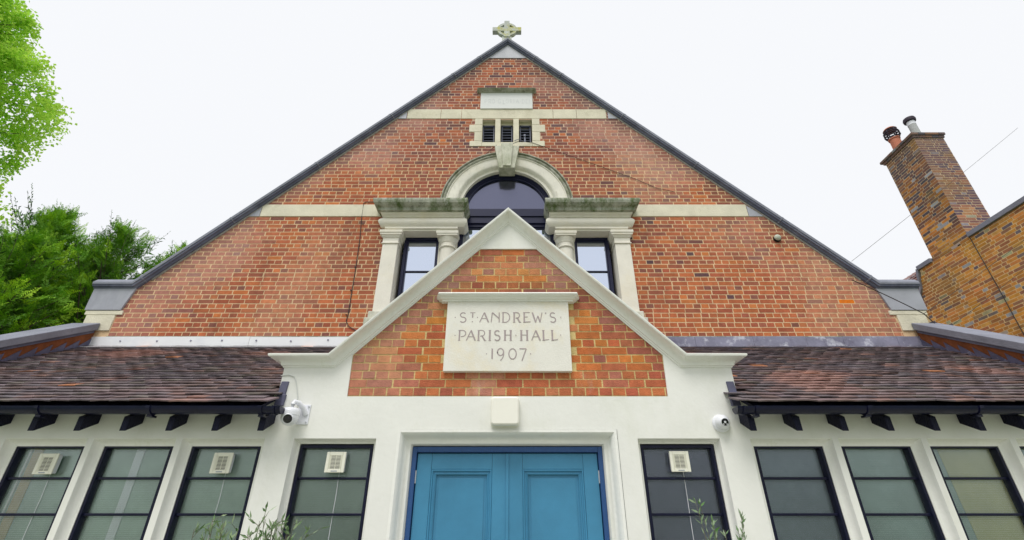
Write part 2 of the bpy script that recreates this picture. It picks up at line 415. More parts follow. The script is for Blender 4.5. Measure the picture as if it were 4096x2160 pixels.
# --- stone bands
def stones(name, z0, z1, cuts, y, mt, gap=.004, zc=None):
    b = MB()
    for a, c in zip(cuts[:-1], cuts[1:]): b.prism_y([(a+gap, z0), (c-gap, z0), (c-gap, z1), (a+gap, z1)], y, M+.1)
    return b.build(name, mt, hall, bevel=.004)
b = MB()
c2 = [AX-4.06, AX-3.0, AX-2.22]
for L_ in (c2 + [AX-1.9], [AX+1.9, AX+2.42, AX+3.1, AX+3.98]):
    b = MB()
    for a, c in zip(L_[:-1], L_[1:]): b.prism_y([(a+.0015, 6.055), (c-.0015, 6.055), (c-.0015, 6.292), (a+.0015, 6.292)], M-.012, M+.1)
    b.box(L_[0]+.01, L_[-1]-.01, M-.0095, M+.05, 6.056, 6.291)
    b.build('string_course', m_band, hall, bevel=.004)
for P_ in ([(AX-4.28, 6.055), (AX-4.065, 6.055), (AX-4.065, 6.26)], [(AX+4.22, 6.055), (AX+3.985, 6.055), (AX+3.985, 6.27)]):
    b = MB(); b.prism_y(P_, M-.012, M+.1); b.build('band_end', m_leadpale, hall)
b = MB()
for a, c in zip((AX-1.88, AX-1.25, AX-.86, AX+.86, AX+1.30), (AX-1.25, AX-.86, AX+.86, AX+1.30, AX+1.86)):
    b.prism_y([(a+.003, 8.275), (c-.003, 8.275), (c-.003, 8.517), (a+.003, 8.517)], M-.012, M+.1)
b.build('string_course', m_band, hall, bevel=.004)
for s_ in (-1, 1):
    b = MB(); b.prism_y([(AX+s_*1.89, 8.275), (AX+s_*2.06, 8.275), (AX+s_*1.89, 8.44)], M-.014, M+.1); b.build('band_end', m_leadpale, hall)
b = MB(); b.prism_y([(AX-.40, 9.985), (AX+.40, 9.985), (AX, 10.41)], M-.014, M+.1)
b.build('apex_infill', m_leadpale, hall)

# --- kneelers
for s_ in (-1, 1):
    b = MB()
    b.prism_y([(AX+s_*5.66, 4.37), (AX+s_*6.19, 4.37), (AX+s_*6.19, 4.75), (AX+s_*5.56, 4.75)], M-.03, M+.3)
    o = b.build('kneeler_cladding', m_leadpale, hall, bevel=.006)
    b = MB()
    b.prism_y([(AX+s_*5.62, 4.30), (AX+s_*5.62, 4.366), (AX+s_*6.17, 4.366), (AX+s_*6.17, 4.30)], M-.02, M+.3)
    b.prism_y([(AX+s_*5.71, 4.055), (AX+s_*6.13, 4.055), (AX+s_*6.13, 4.296), (AX+s_*5.71, 4.296)], M-.02, M+.3)
    b.build('kneeler_stone', m_band, hall, bevel=.006)

# --- verge coping (mitred sweep), then its joints
n1 = Vector((-1, 0, 1)).normalized(); n2 = Vector((1, 0, 1)).normalized()
v1 = Vector((-5.71, 0, 5.60)).normalized(); v2 = Vector((5.71, 0, 5.60)).normalized(); up = Vector((0, 0, 1))
def mit(a, b): return (a+b)/(1+a.dot(b))
F = Vector((0, -1, 0))
prof = [(-.35, -.06), (.0, -.06), (.035, -.055), (.045, -.035), (.075, -.03), (.088, .0), (.088, .030), (.03, .096), (-.35, .13)]
KX = 5.60; kz = 4.775; az = kz + 5.71
fr = [((AX-6.20, M, kz), F, up), ((AX-KX, M, kz), F, mit(up, v1)), ((AX, M, az), F, mit(v1, v2)), ((AX+KX, M, kz), F, mit(v2, up)), ((AX+6.20, M, kz), F, up)]
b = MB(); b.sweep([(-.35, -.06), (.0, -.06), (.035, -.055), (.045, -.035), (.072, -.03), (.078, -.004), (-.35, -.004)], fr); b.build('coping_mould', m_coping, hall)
b = MB(); b.sweep([(-.35, -.003), (.088, -.003), (.088, .034), (.03, .098), (-.35, .13)], fr); b.build('skylit_verge_coping', m_slab, hall, bevel=.003)  # lighter grey than the mould: sky light on the bevel put into colour
for s_ in (-1, 1):   # lead-covered joints
    U = v1 if s_ < 0 else v2
    for t in (.55, 1.05, 2.15, 3.3, 4.45, 5.5):
        P = Vector((AX+s_*t, M, az-t*5.71/5.6)); d = Vector((s_*5.6, 0, -5.71)).normalized()
        pf = [(o+.004 if o > 0 else o, u+(.004 if u > 0 else -.004)) for o, u in prof]
        b = MB(); b.sweep(pf, [(P-d*.009, F, U), (P+d*.009, F, U)]); b.build('coping_joint', m_slab, hall)
b = MB()
for s_ in (-1, 1):   # mortar fillet under the coping
    U = v1 if s_ < 0 else v2
    b.sweep([(-.01, -.085), (.008, -.085), (.016, -.06), (-.01, -.06)], [((AX+s_*5.45, M, az-5.45*5.71/5.6), F, U), ((AX+s_*.05, M, az-.051), F, U)])
b.build('mortar_fillet', mat('grey_mortar', lin((150, 145, 140)), .95, var=.3, vscale=12, bump=.6), hall)

# --- upper louvred vents
vent = [(-.460, -.235), (-.112, .100), (.228, .442)]
b = MB()
zt, zb = 8.285, 7.62
for s_ in (-1, 1):
    x0 = AX+s_*.46
    for (a, c, wd) in ((8.12, 8.272, .60), (7.94, 8.116, .70), (7.72, 7.936, .60), (7.59, 7.716, .68)):
        b.prism_y([(x0, a), (AX+s_*wd, a), (AX+s_*wd, c), (x0, c)], M-.012, M+.3)
b.prism_y([(AX-.457, 7.59), (AX+.457, 7.59), (AX+.457, 7.685), (AX-.457, 7.685)], M-.012, M+.3)
for a, c in ((-.235+.012, -.112-.012), (.100+.012, .228-.012)):
    b.prism_y([(AX+a, 7.688), (AX+c, 7.688), (AX+c, 8.27), (AX+a, 8.27)], M-.010, M+.3)
b.build('vent_surround', m_band, hall, bevel=.006)
for a, c in vent:
    b = MB(); b.box(AX+a-.01, AX+c+.01, M+.22, M+.24, 7.68, 8.28)
    v = b.build('louvre_vent', m_dark, hall)
    b = MB()
    x0, x1 = AX+a+.006, AX+c-.006
    b.box(x0, x0+.018, M+.09, M+.13, 7.69, 8.2); b.box(x1-.018, x1, M+.09, M+.13, 7.69, 8.2); b.box(x0, x1, M+.09, M+.13, 8.17, 8.2)
    for k in range(7):
        z = 7.70+k*.068
        b.extr([(x0+.01, M+.10, z), (x0+.01, M+.17, z+.045), (x0+.01, M+.175, z+.038), (x0+.01, M+.105, z-.016)], (x1-x0-.02, 0, 0))
    b.build('slat', mat('slate_paint', (.10, .11, .16), .5, var=.3, vscale=20) if a < -.4 else bpy.data.materials['slate_paint'], v)
b = MB()
b.box(AX-.46, AX+.46, M+.09, M+.22, 8.2, 8.27)
b.build('vent_head', m_band, hall)

# --- arch ring
ZC = 6.28
def arc(a0, a1, n, o=0.0):
    fs = []
    for i in range(n+1):
        t = R(a0+(a1-a0)*i/n); U = Vector((math.cos(t), 0, math.sin(t)))
        fs.append(((AX, M+o, ZC), F, U))
    return fs
b = MB(); b.sweep([(-.15, .76), (-.02, .76), (-.02, .80), (.0, .815), (.03, .83), (.045, .86), (.045, 1.0), (.06, 1.005), (.06, 1.02), (-.15, 1.02)], arc(-2, 182, 56))
b.build('arch_ring', m_archstone, hall, smooth=True)
b = MB(); b.sweep([(-.05, 1.021), (.065, 1.021), (.085, 1.04), (.085, 1.055), (.06, 1.075), (.10, 1.085), (.10, 1.10), (.02, 1.125), (-.05, 1.125)], arc(0, 180, 56))
b.build('hood_mould', m_mossline, hall, smooth=True)
b = MB()   # keystone: side slabs and raised centre
def key(wt, wb, y0, z0=6.985, z1=7.47):
    b.solid([(AX-wb, y0+.02, z0), (AX+wb, y0+.02, z0), (AX+wt, y0, z1), (AX-wt, y0, z1), (AX-wb, M+.1, z0), (AX+wb, M+.1, z0), (AX+wt, M+.1, z1), (AX-wt, M+.1, z1)],
            [(0,1,2,3), (4,7,6,5), (0,4,5,1), (1,5,6,2), (2,6,7,3), (3,7,4,0)])
key(.215, .135, M-.15); key(.105, .068, M-.19, 7.0, 7.50)
b.build('keystone', m_key, hall, bevel=.006)

# --- Venetian window stonework, each side mirrored
cx = 1.82        # outer edge of entablature
def entab(s_):
    xi, xo = .76, 1.93            # inner / outer ends of frieze
    def X(x): return AX+s_*x
    # soffit lintel
    b = MB(); b.box(*sorted((X(.80), X(1.93))), M-.06, M+.30, 5.735, 5.765); b.box(*sorted((X(.78), X(1.95))), M-.085, M+.30, 5.765, 5.80)
    b.build('architrave', m_stone, hall, bevel=.005)
    # pulvinated frieze
    pr = [(-.05, 0), (.10, 0)] + [(.10+.06*math.sin(R(180)*i/10), .175*i/10) for i in range(1, 10)] + [(.10, .175), (-.05, .175)]
    prr = [(o*.8, u) for o, u in pr]
    b = MB()
    fr = [((X(xi), M+.15, 5.80), (-s_, 0, 0), up), ((X(xi), M, 5.80), (-s_, -1, 0), up), ((X(xo), M, 5.80), (s_, -1, 0), up), ((X(xo), M+.15, 5.80), (s_, 0, 0), up)]
    b.sweep([(o-.0, u) for o, u in prr], fr)
    b.box(*sorted((X(xi+.02), X(xo-.02))), M+.01, M+.15, 5.79, 5.98)
    b.build('frieze', m_stone, hall, smooth=True)
    # cornice bed and corona
    z0 = 5.975
    def ring(name, prof, mt, xi=xi, xo=xo):
        b = MB()
        fr = [((X(xi), M+.15, z0), (-s_*.46, 0, 0), up), ((X(xi), M, z0), (-s_*.46, -1, 0), up), ((X(xo), M, z0), (s_*.68, -1, 0), up), ((X(xo), M+.15, z0), (s_*.68, 0, 0), up)]
        b.sweep(prof, fr); return b.build(name, mt, hall, bevel=.003)
    ring('cornice_bed', [(-.1, 0), (.10, 0), (.11, .012), (.11, .02), (.13, .03), (.15, .05), (.155, .065), (-.1, .065)], m_stone)
    ring('cornice', [(-.1, .066), (.20, .066), (.205, .10), (.215, .115), (.25, .13), (.29, .16), (.305, .20), (.305, .235), (-.1, .265)], m_moss)
    # anta pier and capital
    b = MB()
    b.box(*sorted((X(1.715), X(1.955))), M-.05, M+.30, 4.33, 5.54)
    b.build('pier', m_stone, hall, bevel=.006)
    def cap(xa, xb, nm, zbase=5.53):
        b = MB()
        pf = [(-.03, -.03), (.012, -.03), (.02, -.02), (.012, -.01), (.004, 0), (.004, .075), (.02, .085), (.035, .115), (.05, .12), (.05, .15), (.062, .155), (.062, .2), (-.03, .2)]
        xl, xr = sorted((X(xa), X(xb)))
        b.sweep(pf, [((xl, M+.28, zbase), (-1, 0, 0), up), ((xl, M-.05, zbase), (-1, -1, 0), up), ((xr, M-.05, zbase), (1, -1, 0), up), ((xr, M+.28, zbase), (1, 0, 0), up)])
        b.box(xl+.01, xr-.01, M-.045, M+.28, zbase, zbase+.2)
        b.build(nm, m_stone, hall, bevel=.002)
    cap(1.715, 1.955, 'pier_capital')
    # column
    b = MB()
    b.lathe([(.128, 4.33), (.118, 5.40), (.118, 5.47)], (X(.945), M+.10, 0), n=32)
    b.build('column', m_stone, hall, smooth=True)
    b = MB()
    b.lathe([(.11, 5.47), (.135, 5.472), (.14, 5.484), (.135, 5.496), (.119, 5.50), (.119, 5.56), (.128, 5.565), (.14, 5.60), (.155, 5.63), (.16, 5.65), (.1, 5.652)], (X(.945), M+.10, 0), n=32)
    b.box(X(.945)-.165, X(.945)+.165, M-.07, M+.27, 5.655, 5.685); b.box(X(.945)-.175, X(.945)+.175, M-.08, M+.28, 5.686, 5.733)
    b.build('column_capital', m_stone, hall, smooth=True)
    # wall slab behind the column (mullion pier)
    b = MB(); b.box(*sorted((X(.80), X(1.10))), M+.13, M+.30, 4.2, 5.74); b.build('window_mullion', m_stone, hall)
    # pier and column base
    b = MB(); b.box(*sorted((X(1.69), X(2.00))), M-.09, M+.25, 4.22, 4.33); b.box(*sorted((X(1.66), X(2.04))), M-.12, M+.25, 4.10, 4.22)
    b.build('pier_base', m_key, hall, bevel=.012)
    b = MB(); b.box(*sorted((X(.76), X(1.12))), M-.06, M+.25, 4.20, 4.33); b.build('column_base', m_key, hall, bevel=.012)
for s_ in (-1, 1): entab(s_)
b = MB(); b.box(AX-1.8, AX+1.8, M-.08, M+.35, 4.05, 4.2); b.build('window_sill', m_stone, hall)
for s_ in (-1, 1):
    b = MB(); b.box(*sorted((AX+s_*.80, AX+s_*.76)), M-.02, M+.3, 5.98, 6.30); b.build('arch_impost', m_stone, hall)

# windows of the main gable
def sash(name, x0, x1, z0, z1, y, fw, bars, paneM, frameM, parent, zsteps=(), inner=.02, pane_label=None):
    b = MB()
    b.box(x0, x0+fw, y, y+.07, z0, z1); b.box(x1-fw, x1, y, y+.07, z0, z1)
    b.box(x0+fw, x1-fw, y, y+.07, z1-fw*1.1, z1); b.box(x0+fw, x1-fw, y, y+.07, z0, z0+fw)
    if inner:
        i = inner; a, c, d, e = x0+fw, x1-fw, z0+fw, z1-fw*1.1
        b.box(a, a+i, y+.02, y+.06, d, e); b.box(c-i, c, y+.02, y+.06, d, e); b.box(a+i, c-i, y+.02, y+.06, e-i, e)
    f = b.build(name, frameM, parent, bevel=.003)
    b = MB(); b.face([(x0+fw, y+.047, z0+fw), (x1-fw, y+.047, z0+fw), (x1-fw, y+.047, z1-fw*1.1), (x0+fw, y+.047, z1-fw*1.1)])
    p = b.build('pane', paneM, f, recalc=False)
    if bars:
        for z in bars:
            b = MB(); b.box(x0+fw, x1-fw, y+.022, y+.044, z-.010, z+.010); b.build('glazing_bar', frameM, f, bevel=.003)
    return f
sash('side_window', AX-1.665, AX-1.085, 4.2, 5.735, M+.14, .045, (5.12, 4.6), g_up, m_navy, hall)
sash('side_window', AX+1.085, AX+1.665, 4.2, 5.735, M+.14, .045, (5.12, 4.6), g_up, m_navy, hall)
sash('centre_window', AX-.79, AX+.79, 4.2, 6.0, M+.14, .05, (5.2,), g_up, m_navy, hall)
b = MB()
b.box(AX-.79, AX+.79, M+.11, M+.2, 6.003, 6.045); b.box(AX-.79, AX+.79, M+.14, M+.2, 6.045, 6.15); b.box(AX-.79, AX+.79, M+.12, M+.2, 6.15, 6.30)
b.sweep([(-.2, .68), (-.13, .68), (-.13, .71), (-.11, .71), (-.11, .735), (-.09, .735), (-.09, .775), (-.2, .775)], arc(0, 180, 48))
tr = b.build('fanlight_frame', m_navy, hall, bevel=.002)
b = MB(); b.face([(AX, M+.17, 6.28)] + [(AX+.70*math.cos(R(180)*i/32), M+.17, 6.28+.70*math.sin(R(180)*i/32)) for i in range(33)])
b.build('pane', g_arch, tr, recalc=False)
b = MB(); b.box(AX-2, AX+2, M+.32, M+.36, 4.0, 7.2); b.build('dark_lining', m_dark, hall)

# ================================================================== LEAN-TO + PORCH
OPW = .3525     # half opening width
ops = [(-2.463, 'L'), (-3.220, 'L'), (-3.977, 'L'), (-4.734, 'L'), (-1.512, 'N'), (1.425, 'N'), (2.383, 'R'), (3.140, 'R'), (3.897, 'R'), (4.654, 'R')]
ZO = 2.25; ZS = .9
holes2 = [(x-OPW, x+OPW, ZS, ZO) for x, _ in ops] + [(PX-.935, PX+.945, 0, 2.325)]
def holed(mb_, x0, x1, z0, z1, y, hs):
    xs = sorted({x0, x1, *[v for h in hs for v in h[:2] if x0 < v < x1]}); zs = sorted({z0, z1, *[v for h in hs for v in h[2:] if z0 < v < z1]})
    for a, c in zip(xs[:-1], xs[1:]):
        run = None
        for e, f in zip(zs[:-1], zs[1:]):
            mx, mz = (a+c)/2, (e+f)/2
            if any(h[0] < mx < h[1] and h[2] < mz < h[3] for h in hs): continue
            mb_.face([(a, y, e), (c, y, e), (c, y, f), (a, y, f)])
b = MB(); holed(b, -2.09, 2.01, 0, 2.607, PO, holes2)
b.prism_y([(-2.09, 2.607), (-1.47, 2.607), (-1.483, 2.99), (-.334, 4.142), (-.368, 4.142), (-1.56, 2.95), (-2.09, 2.95)], PO, PO+.3)
mx_ = lambda P: [(2*PX-x, z) for x, z in P]
b.prism_y(mx_([(-2.09, 2.607), (-1.47, 2.607), (-1.483, 2.99), (-.334, 4.142), (-.368, 4.142), (-1.56, 2.95), (-2.09, 2.95)]), PO, PO+.3)
b.prism_y([(-.368, 4.142), (2*PX+.368, 4.142), (PX, 4.47)], PO-.003, PO+.3)
b.box(-2.09, 2.01, PO+.26, PO+.3, 2.3, 2.95)
b.build('porch_wall', m_paint, hall)
for x0, x1 in ((-6.0, -2.09), (2.01, 5.82)):
    b = MB(); holed(b, x0, x1, 0, 2.62, PO, holes2); b.build('lean_to_wall', m_paint, hall)

# window opening mouldings and windows
pm = [(0, 0)] + [(-.006-.068*math.sin(R(90)*i/6), -.003-.050*(1-math.cos(R(90)*i/6))) for i in range(7)] + [(-.11, -.053), (-.11, .02), (-.003, .02)]
def surround(x0, x1, z0, z1, prof, name, mt=m_paintmould, parent=hall):
    b = MB()
    b.sweep(prof, [((x0, PO, z0), F, (-1, 0, 0)), ((x0, PO, z1), F, (-1, 0, 1)), ((x1, PO, z1), F, (1, 0, 1)), ((x1, PO, z0), F, (1, 0, 0))])
    return b.build(name, mt, parent, smooth=True)
for i, (x, kind) in enumerate(ops):
    wf = .314 if kind == 'N' else .296
    surround(x-OPW, x+OPW, ZS, ZO, [(o, u*(.62 if kind == 'N' and u < 0 else 1)) for o, u in pm], 'window_surround')
    b = MB(); b.box(x-OPW, x+OPW, PO-.03, PO+.2, ZS-.05, ZS); b.build('window_sill', m_paintmould, hall)
    gl = g_dark if (kind == 'N' and x > 0) or abs(x-2.383) < .01 else g_low
    f = sash('metal_window', x-wf, x+wf, ZS, 2.208, PO+.075, .024, (1.945, 1.675, 1.405, 1.135), gl, m_black, hall, inner=0)
# door surround
ds = [(0.0, .118), (.006, .118), (.006, .095), (.0, .09), (-.002, .088), (-.03, .07)] + [(-.03-.06*math.sin(R(90)*i/6), .07-.055*(1-math.cos(R(90)*i/6))) for i in range(1, 7)] + [(-.13, .002), (-.2, .002), (-.2, .118)]
b = MB()
dx0, dx1, dz = PX-.822, PX+.822, 2.205
b.sweep(ds, [((dx0, PO, 0), F, (-1, 0, 0)), ((dx0, PO, dz), F, (-1, 0, 1)), ((dx1, PO, dz), F, (1, 0, 1)), ((dx1, PO, 0), F, (1, 0, 0))])
b.build('door_surround', m_paintmould, hall, smooth=True)
b = MB(); y = PO+.12
b.box(PX-.824, PX-.785, y, y+.1, 0, 2.2); b.box(PX+.785, PX+.824, y, y+.1, 0, 2.2); b.box(PX-.785, PX+.785, y, y+.1, 2.155, 2.2)
dfm = b.build('door_frame', m_doorframe, hall, bevel=.004)
def leaf(x0, x1, hx):
    b = MB(); y = PO+.15
    st = .135 if hx < 0 else .135
    a, c = x0+.004, x1-.004
    pa, pc = a+.125, c-.125
    b.box(a, pa, y, y+.045, .02, 2.148); b.box(pc, c, y, y+.045, .02, 2.148)
    for z0, z1 in ((2.022, 2.148), (.85, 1.0), (.02, .22)): b.box(pa+.0015, pc-.0015, y+.0015, y+.045, z0, z1)
    d = b.build('door_leaf', m_door, hall, bevel=.002)
    b = MB()
    for z0, z1 in ((1.0, 2.022), (.22, .85)):
        b.box(pa, pc, y+.03, y+.044, z0, z1)
        pr = [(-.03, 0), (.0, 0), (.008, .006), (.008, .014), (-.006, .02), (-.006, .03), (.0, .036), (-.01, .046), (-.03, .046)]
        b.sweep([(o-.006, u) for o, u in pr], [((pa, y, z0), F, (1, 0, 1)), ((pa, y, z1), F, (1, 0, -1)), ((pc, y, z1), F, (-1, 0, -1)), ((pc, y, z0), F, (-1, 0, 1))], closed=True)
        for q in (1,):
            e = .07
            b.box(pa+e, pc-e, y+.024, y+.035, z0+e, z1-e)
    b.build('door_panel', m_door, d, bevel=.001)
    for zz_ in (2.01, .35):
        b = MB(); b.lathe([(.008, 0), (.008, .1)], (hx, y-.008, zz_-.1), n=10); b.build('hinge', m_steel, d)
    return d
leaf(PX-.783, PX-.001, PX-.784); leaf(PX+.001, PX+.783, PX+.784)
b = MB(); b.box(PX-.012, PX+.012, PO+.138, PO+.151, .02, 2.146); b.build('meeting_bead', m_door, hall, bevel=.003)
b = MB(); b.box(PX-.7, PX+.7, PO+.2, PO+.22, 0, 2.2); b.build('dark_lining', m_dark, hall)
# reveal returns beside the door frame
# --- porch brick panel
pal_p = [(34, (192, 106, 50)), (26, (200, 118, 48)), (20, (180, 92, 54)), (8, (168, 92, 64)), (2, (150, 88, 74)), (4, (208, 128, 46))]
def col_porch(x, z, rnd):
    c = pick(rnd, pal_p); e = noise.noise(Vector((x*2.2+3, z*2.2, 2.2)))
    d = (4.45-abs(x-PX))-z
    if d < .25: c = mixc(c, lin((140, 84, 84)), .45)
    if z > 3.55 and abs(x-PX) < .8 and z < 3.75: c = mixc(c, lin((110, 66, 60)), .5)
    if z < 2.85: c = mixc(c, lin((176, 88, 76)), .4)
    g_ = sum(c)/3; c = mixc(c, (g_*1.08, g_, g_*.9), .08)
    return mixc(c, lin((200, 164, 148)), max(0, min(.34, e*1.0)))
b = MB()
pl2 = ((1, 1, 4.476+PX), (-1, 1, 4.476-PX))
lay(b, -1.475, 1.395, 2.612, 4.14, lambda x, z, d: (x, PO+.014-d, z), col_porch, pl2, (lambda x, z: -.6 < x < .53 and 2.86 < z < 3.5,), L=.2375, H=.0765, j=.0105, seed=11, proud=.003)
mp = lin((206, 184, 128))
q = clip([(-1.483, 2.607), (1.403, 2.607), (1.403, 4.145), (-1.483, 4.145)], ((1, 1, 4.486+PX), (-1, 1, 4.486-PX)))
b.face([(x, PO+.014, z) for x, z in q], mp)
b.build('porch_brickwork', m_porchbrick, hall, recalc=False)
# --- porch mould
pf = [(-.26, 0), (.008, 0), (.012, .012), (.022, .016), (.026, .026)] + [(.026+.07*(1-math.cos(R(90)*i/6)), .028+.045*math.sin(R(90)*i/6)) for i in range(7)] + [(.112, .076), (.118, .084), (.118, .098), (.105, .104), (-.26, .115)]
SH = 1.575; sz = 2.868; XE = 2.052
fr = [((PX-XE, PO+.26, sz), (-1, 0, 0), up), ((PX-XE, PO, sz), (-1, -1, 0), up), ((PX-SH-.01, PO, sz), F, mit(up, n1)), ((PX, PO, sz+SH+.01), F, mit(n1, n2)), ((PX+SH+.01, PO, sz), F, mit(n2, up)), ((PX+XE, PO, sz), (1, -1, 0), up), ((PX+XE, PO+.26, sz), (1, 0, 0), up)]
b = MB(); b.sweep(pf, fr); b.build('porch_coping', m_paintmould, hall, smooth=True)
# porch roof behind its gable
b = MB()
for s_ in (-1, 1):
    b.extr([(PX, PO+.3, 4.3), (PX+s_*1.9, PO+.3, 2.6), (PX+s_*1.9, M, 2.6), (PX, M, 4.05)], (0, 0, .05))
b.build('porch_roof', bpy.data.materials['roof_tiles_plain'], hall)
b = MB()
b.prism_y([(-2.09, 2.4), (2.01, 2.4), (2.01, 2.9), (-2.09, 2.9)], PO+.01, PO+.25)
b.build('porch_parapet_core', m_paint, hall) if False else None

# --- lean-to tiled roofs
EZ = 2.475; EY = 3.965; SL = math.atan2(3.79-EZ, M-EY); cs, sn = math.cos(SL), math.sin(SL)
pal_t = [(36, (108, 96, 102)), (26, (116, 98, 100)), (14, (122, 98, 94)), (12, (92, 86, 94)), (3, (142, 106, 94)), (1, (166, 114, 90)), (9, (104, 98, 90))]
def tiles(xa, xb, cut, seed, name):
    rnd = random.Random(seed); b = MB(); Lr = math.hypot(M-EY, 3.79-EZ); gauge = .0975; n = int(Lr/gauge)+1
    for r in range(n):
        u = r*gauge; x = xa - (.0825 if r % 2 else 0)
        while x < xb:
            w = .165; a, c = max(xa, x+.0015), min(xb, x+w-.0015); x += w
            if c-a < .03: continue
            y = EY+u*cs; z = EZ+u*sn
            if cut and cut(a, c, y): continue
            e = noise.noise(Vector((a*.9, r*.16, seed)))
            col = mixc(pick(rnd, pal_t), lin((116, 104, 105)), .4)
            if e > .25: col = mixc(col, lin((180, 134, 120)), min(.5, (e-.25)*2.0))
            elif e < -.25: col = mixc(col, lin((92, 86, 96)), .3)
            if rnd.random() < .008: col = lin((200, 138, 104))
            th = .012; dz0, dz1 = rnd.uniform(0, .010), rnd.uniform(0, .010); du = rnd.uniform(-.006, .006)
            ln = .20; cam_ = rnd.uniform(.0, .004)
            P = []
            for (xx, dz) in ((a, dz0), ((a+c)/2, (dz0+dz1)/2+cam_), (c, dz1)):
                for (uu, hh) in ((u+du, .026+dz), (u+du, .026+dz+th), (u+ln, .000+th), (u+ln, -.002)):
                    P.append((xx, EY+uu*cs-hh*sn, EZ+uu*sn+hh*cs+.004))
            n0 = len(b.v); b.v += P
            for f_ in ((0,1,5,4), (4,5,9,8), (1,2,6,5), (5,6,10,9), (0,3,2,1), (8,9,10,11), (0,4,7,3), (4,8,11,7)):
                b.f.append(tuple(n0+k for k in f_)); b.c.append(col)
    o = b.build(name, m_tile, hall); return o
tiles(-6.0, -1.60, lambda a, c, y: (y < PO+.3 and y > PO-.06 and c > -2.085) or (y <= PO-.06 and c > -1.96) or (y >= PO+.3 and c > -1.6), 5, 'lean_to_roof')
tiles(1.56, 5.82, lambda a, c, y: (y < PO+.3 and y > PO-.06 and a < 2.005) or (y <= PO-.06 and a < 1.88), 8, 'lean_to_roof')
b = MB()
for xa, xb in ((-6.0, -2.10), (2.02, 5.82)):
    b.extr([(xa, EY+.02, EZ+.004), (xb, EY+.02, EZ+.004), (xb, M, 3.794), (xa, M, 3.794)], (0, 0, -.03))
b.extr([(-2.1, PO+.32, EZ+(PO+.32-EY)*math.tan(SL)+.004), (2.02, PO+.32, EZ+(PO+.32-EY)*math.tan(SL)+.004), (2.02, M, 3.794), (-2.1, M, 3.794)], (0, 0, -.03))
b.build('roof_boarding', m_rafter, hall)
# lead dressed over the tile edge against the porch wall
for s_, xa in ((-1, -2.055), (1, 1.975)):
    b = MB()
    for z0, z1, wd, yo in ((2.615, 2.74, .034, .0), (2.52, 2.622, .038, .012)):
        b.extr([(xa-wd, PO-.02-yo, z0), (xa+wd, PO-.02-yo, z0), (xa+wd-.008*s_, PO-.012-yo, z1), (xa-wd-.008*s_, PO-.012-yo, z1)], (0, .03+yo, 0))
    b.build('verge_lead', m_leaddark, hall, bevel=.006)
# rafters
for x in [-2.088-.381*k for k in range(10)] + [2.006+.381*k for k in range(10)]:
    b = MB(); y0 = PO-.16; z0 = 2.285; h = .115; t = math.tan(SL)
    b.extr([(x-.026, y0, z0), (x-.026, y0, z0+h), (x-.026, PO+.02, z0+h+.18*t), (x-.026, PO+.02, z0+.18*t)], (.052, 0, 0))
    b.build('rafter', m_rafter, hall, bevel=.002)
# gutters
for xa, xb in ((-6.0, -1.915), (1.862, 5.82)):
    b = MB(); n = 10; yc, zc, r = PO-.225, 2.462, .056
    pr = [(r*math.cos(R(180+180*i/n)), r*math.sin(R(180+180*i/n))) for i in range(n+1)]
    pr = [(yc+a, zc+c) for a, c in pr] + [(yc+(r-.005)*math.cos(R(360-180*i/n)), zc+(r-.005)*math.sin(R(360-180*i/n))) for i in range(n+1)]
    b.prism_x(pr, xa, xb)
    half = [(yc+r*math.cos(R(180+180*i/n)), zc+r*math.sin(R(180+180*i/n))) for i in range(n+1)]
    xe = xb if xa < 0 else xa
    b.prism_x(half, xe-.004, xe+.004)
    gt = b.build('gutter', m_black, hall, smooth=True)
    k = 0; x = xe + (-.16 if xa < 0 else .16)
    st = -.92 if xa < 0 else .92
    x2 = xe + (-.05 if xa < 0 else .05)
    for xx, wd, rr in ((x2, .02, .008),) + tuple((x+st*q, .035, .009) for q in range(5)):
        if xa < xx < xb:
            b = MB()
            p2 = [(yc+(r+rr)*math.cos(R(178+184*i/n)), zc+(r+rr)*math.sin(R(178+184*i/n))) for i in range(n+1)]
            p2 += [(yc+(r-.001)*math.cos(R(362-184*i/n)), zc+(r-.001)*math.sin(R(362-184*i/n))) for i in range(n+1)]
            b.prism_x(p2, xx-wd/2, xx+wd/2)
            if wd > .03: b.box(xx-.022, xx+.022, yc-.012, yc+.05, zc-r-.022, zc-r-.006)
            b.build('gutter_bracket', m_black, gt)
# flashings
b = MB()
b.box(-6.0, -3.74, M-.014, M+.05, 3.80, 3.962); b.box(-3.736, -.9, M-.012, M+.05, 3.80, 3.958)
for xa, xb in ((-6.0, -3.74), (-3.736, -.9)):
    b.extr([(xa, M-.014, 3.80), (xb, M-.014, 3.80), (xb, M-.14, 3.765), (xa, M-.14, 3.765)], (0, 0, .006))
f = b.build('flashing', m_flashw, hall)
for k in range(9):
    b = MB(); b.lathe([(.012, 0), (.012, .008)], (-5.55+k*.49+random.uniform(-.05, .05), M-.014, 3.905+random.uniform(-.012, .012)), (0, -1, 0), 8)
    b.build('fixing', m_lead, f)
b = MB(); x = .8
while x < 5.8:
    w = random.uniform(.5, .9); dz = random.uniform(-.008, .01)
    b.box(x, min(5.82, x+w-.004), M-.016-random.uniform(0, .006), M+.05, 3.80, 3.965+dz); x += w
b.extr([(.8, M-.016, 3.80), (5.82, M-.016, 3.80), (5.82, M-.15, 3.762), (.8, M-.15, 3.762)], (0, 0, .006))
b.build('flashing', m_lead, hall)
b = MB(); b.box(-5.8, 5.6, M-.012, M+.02, 3.958, 3.972); b.build('mortar_fillet', m_mossline, hall)

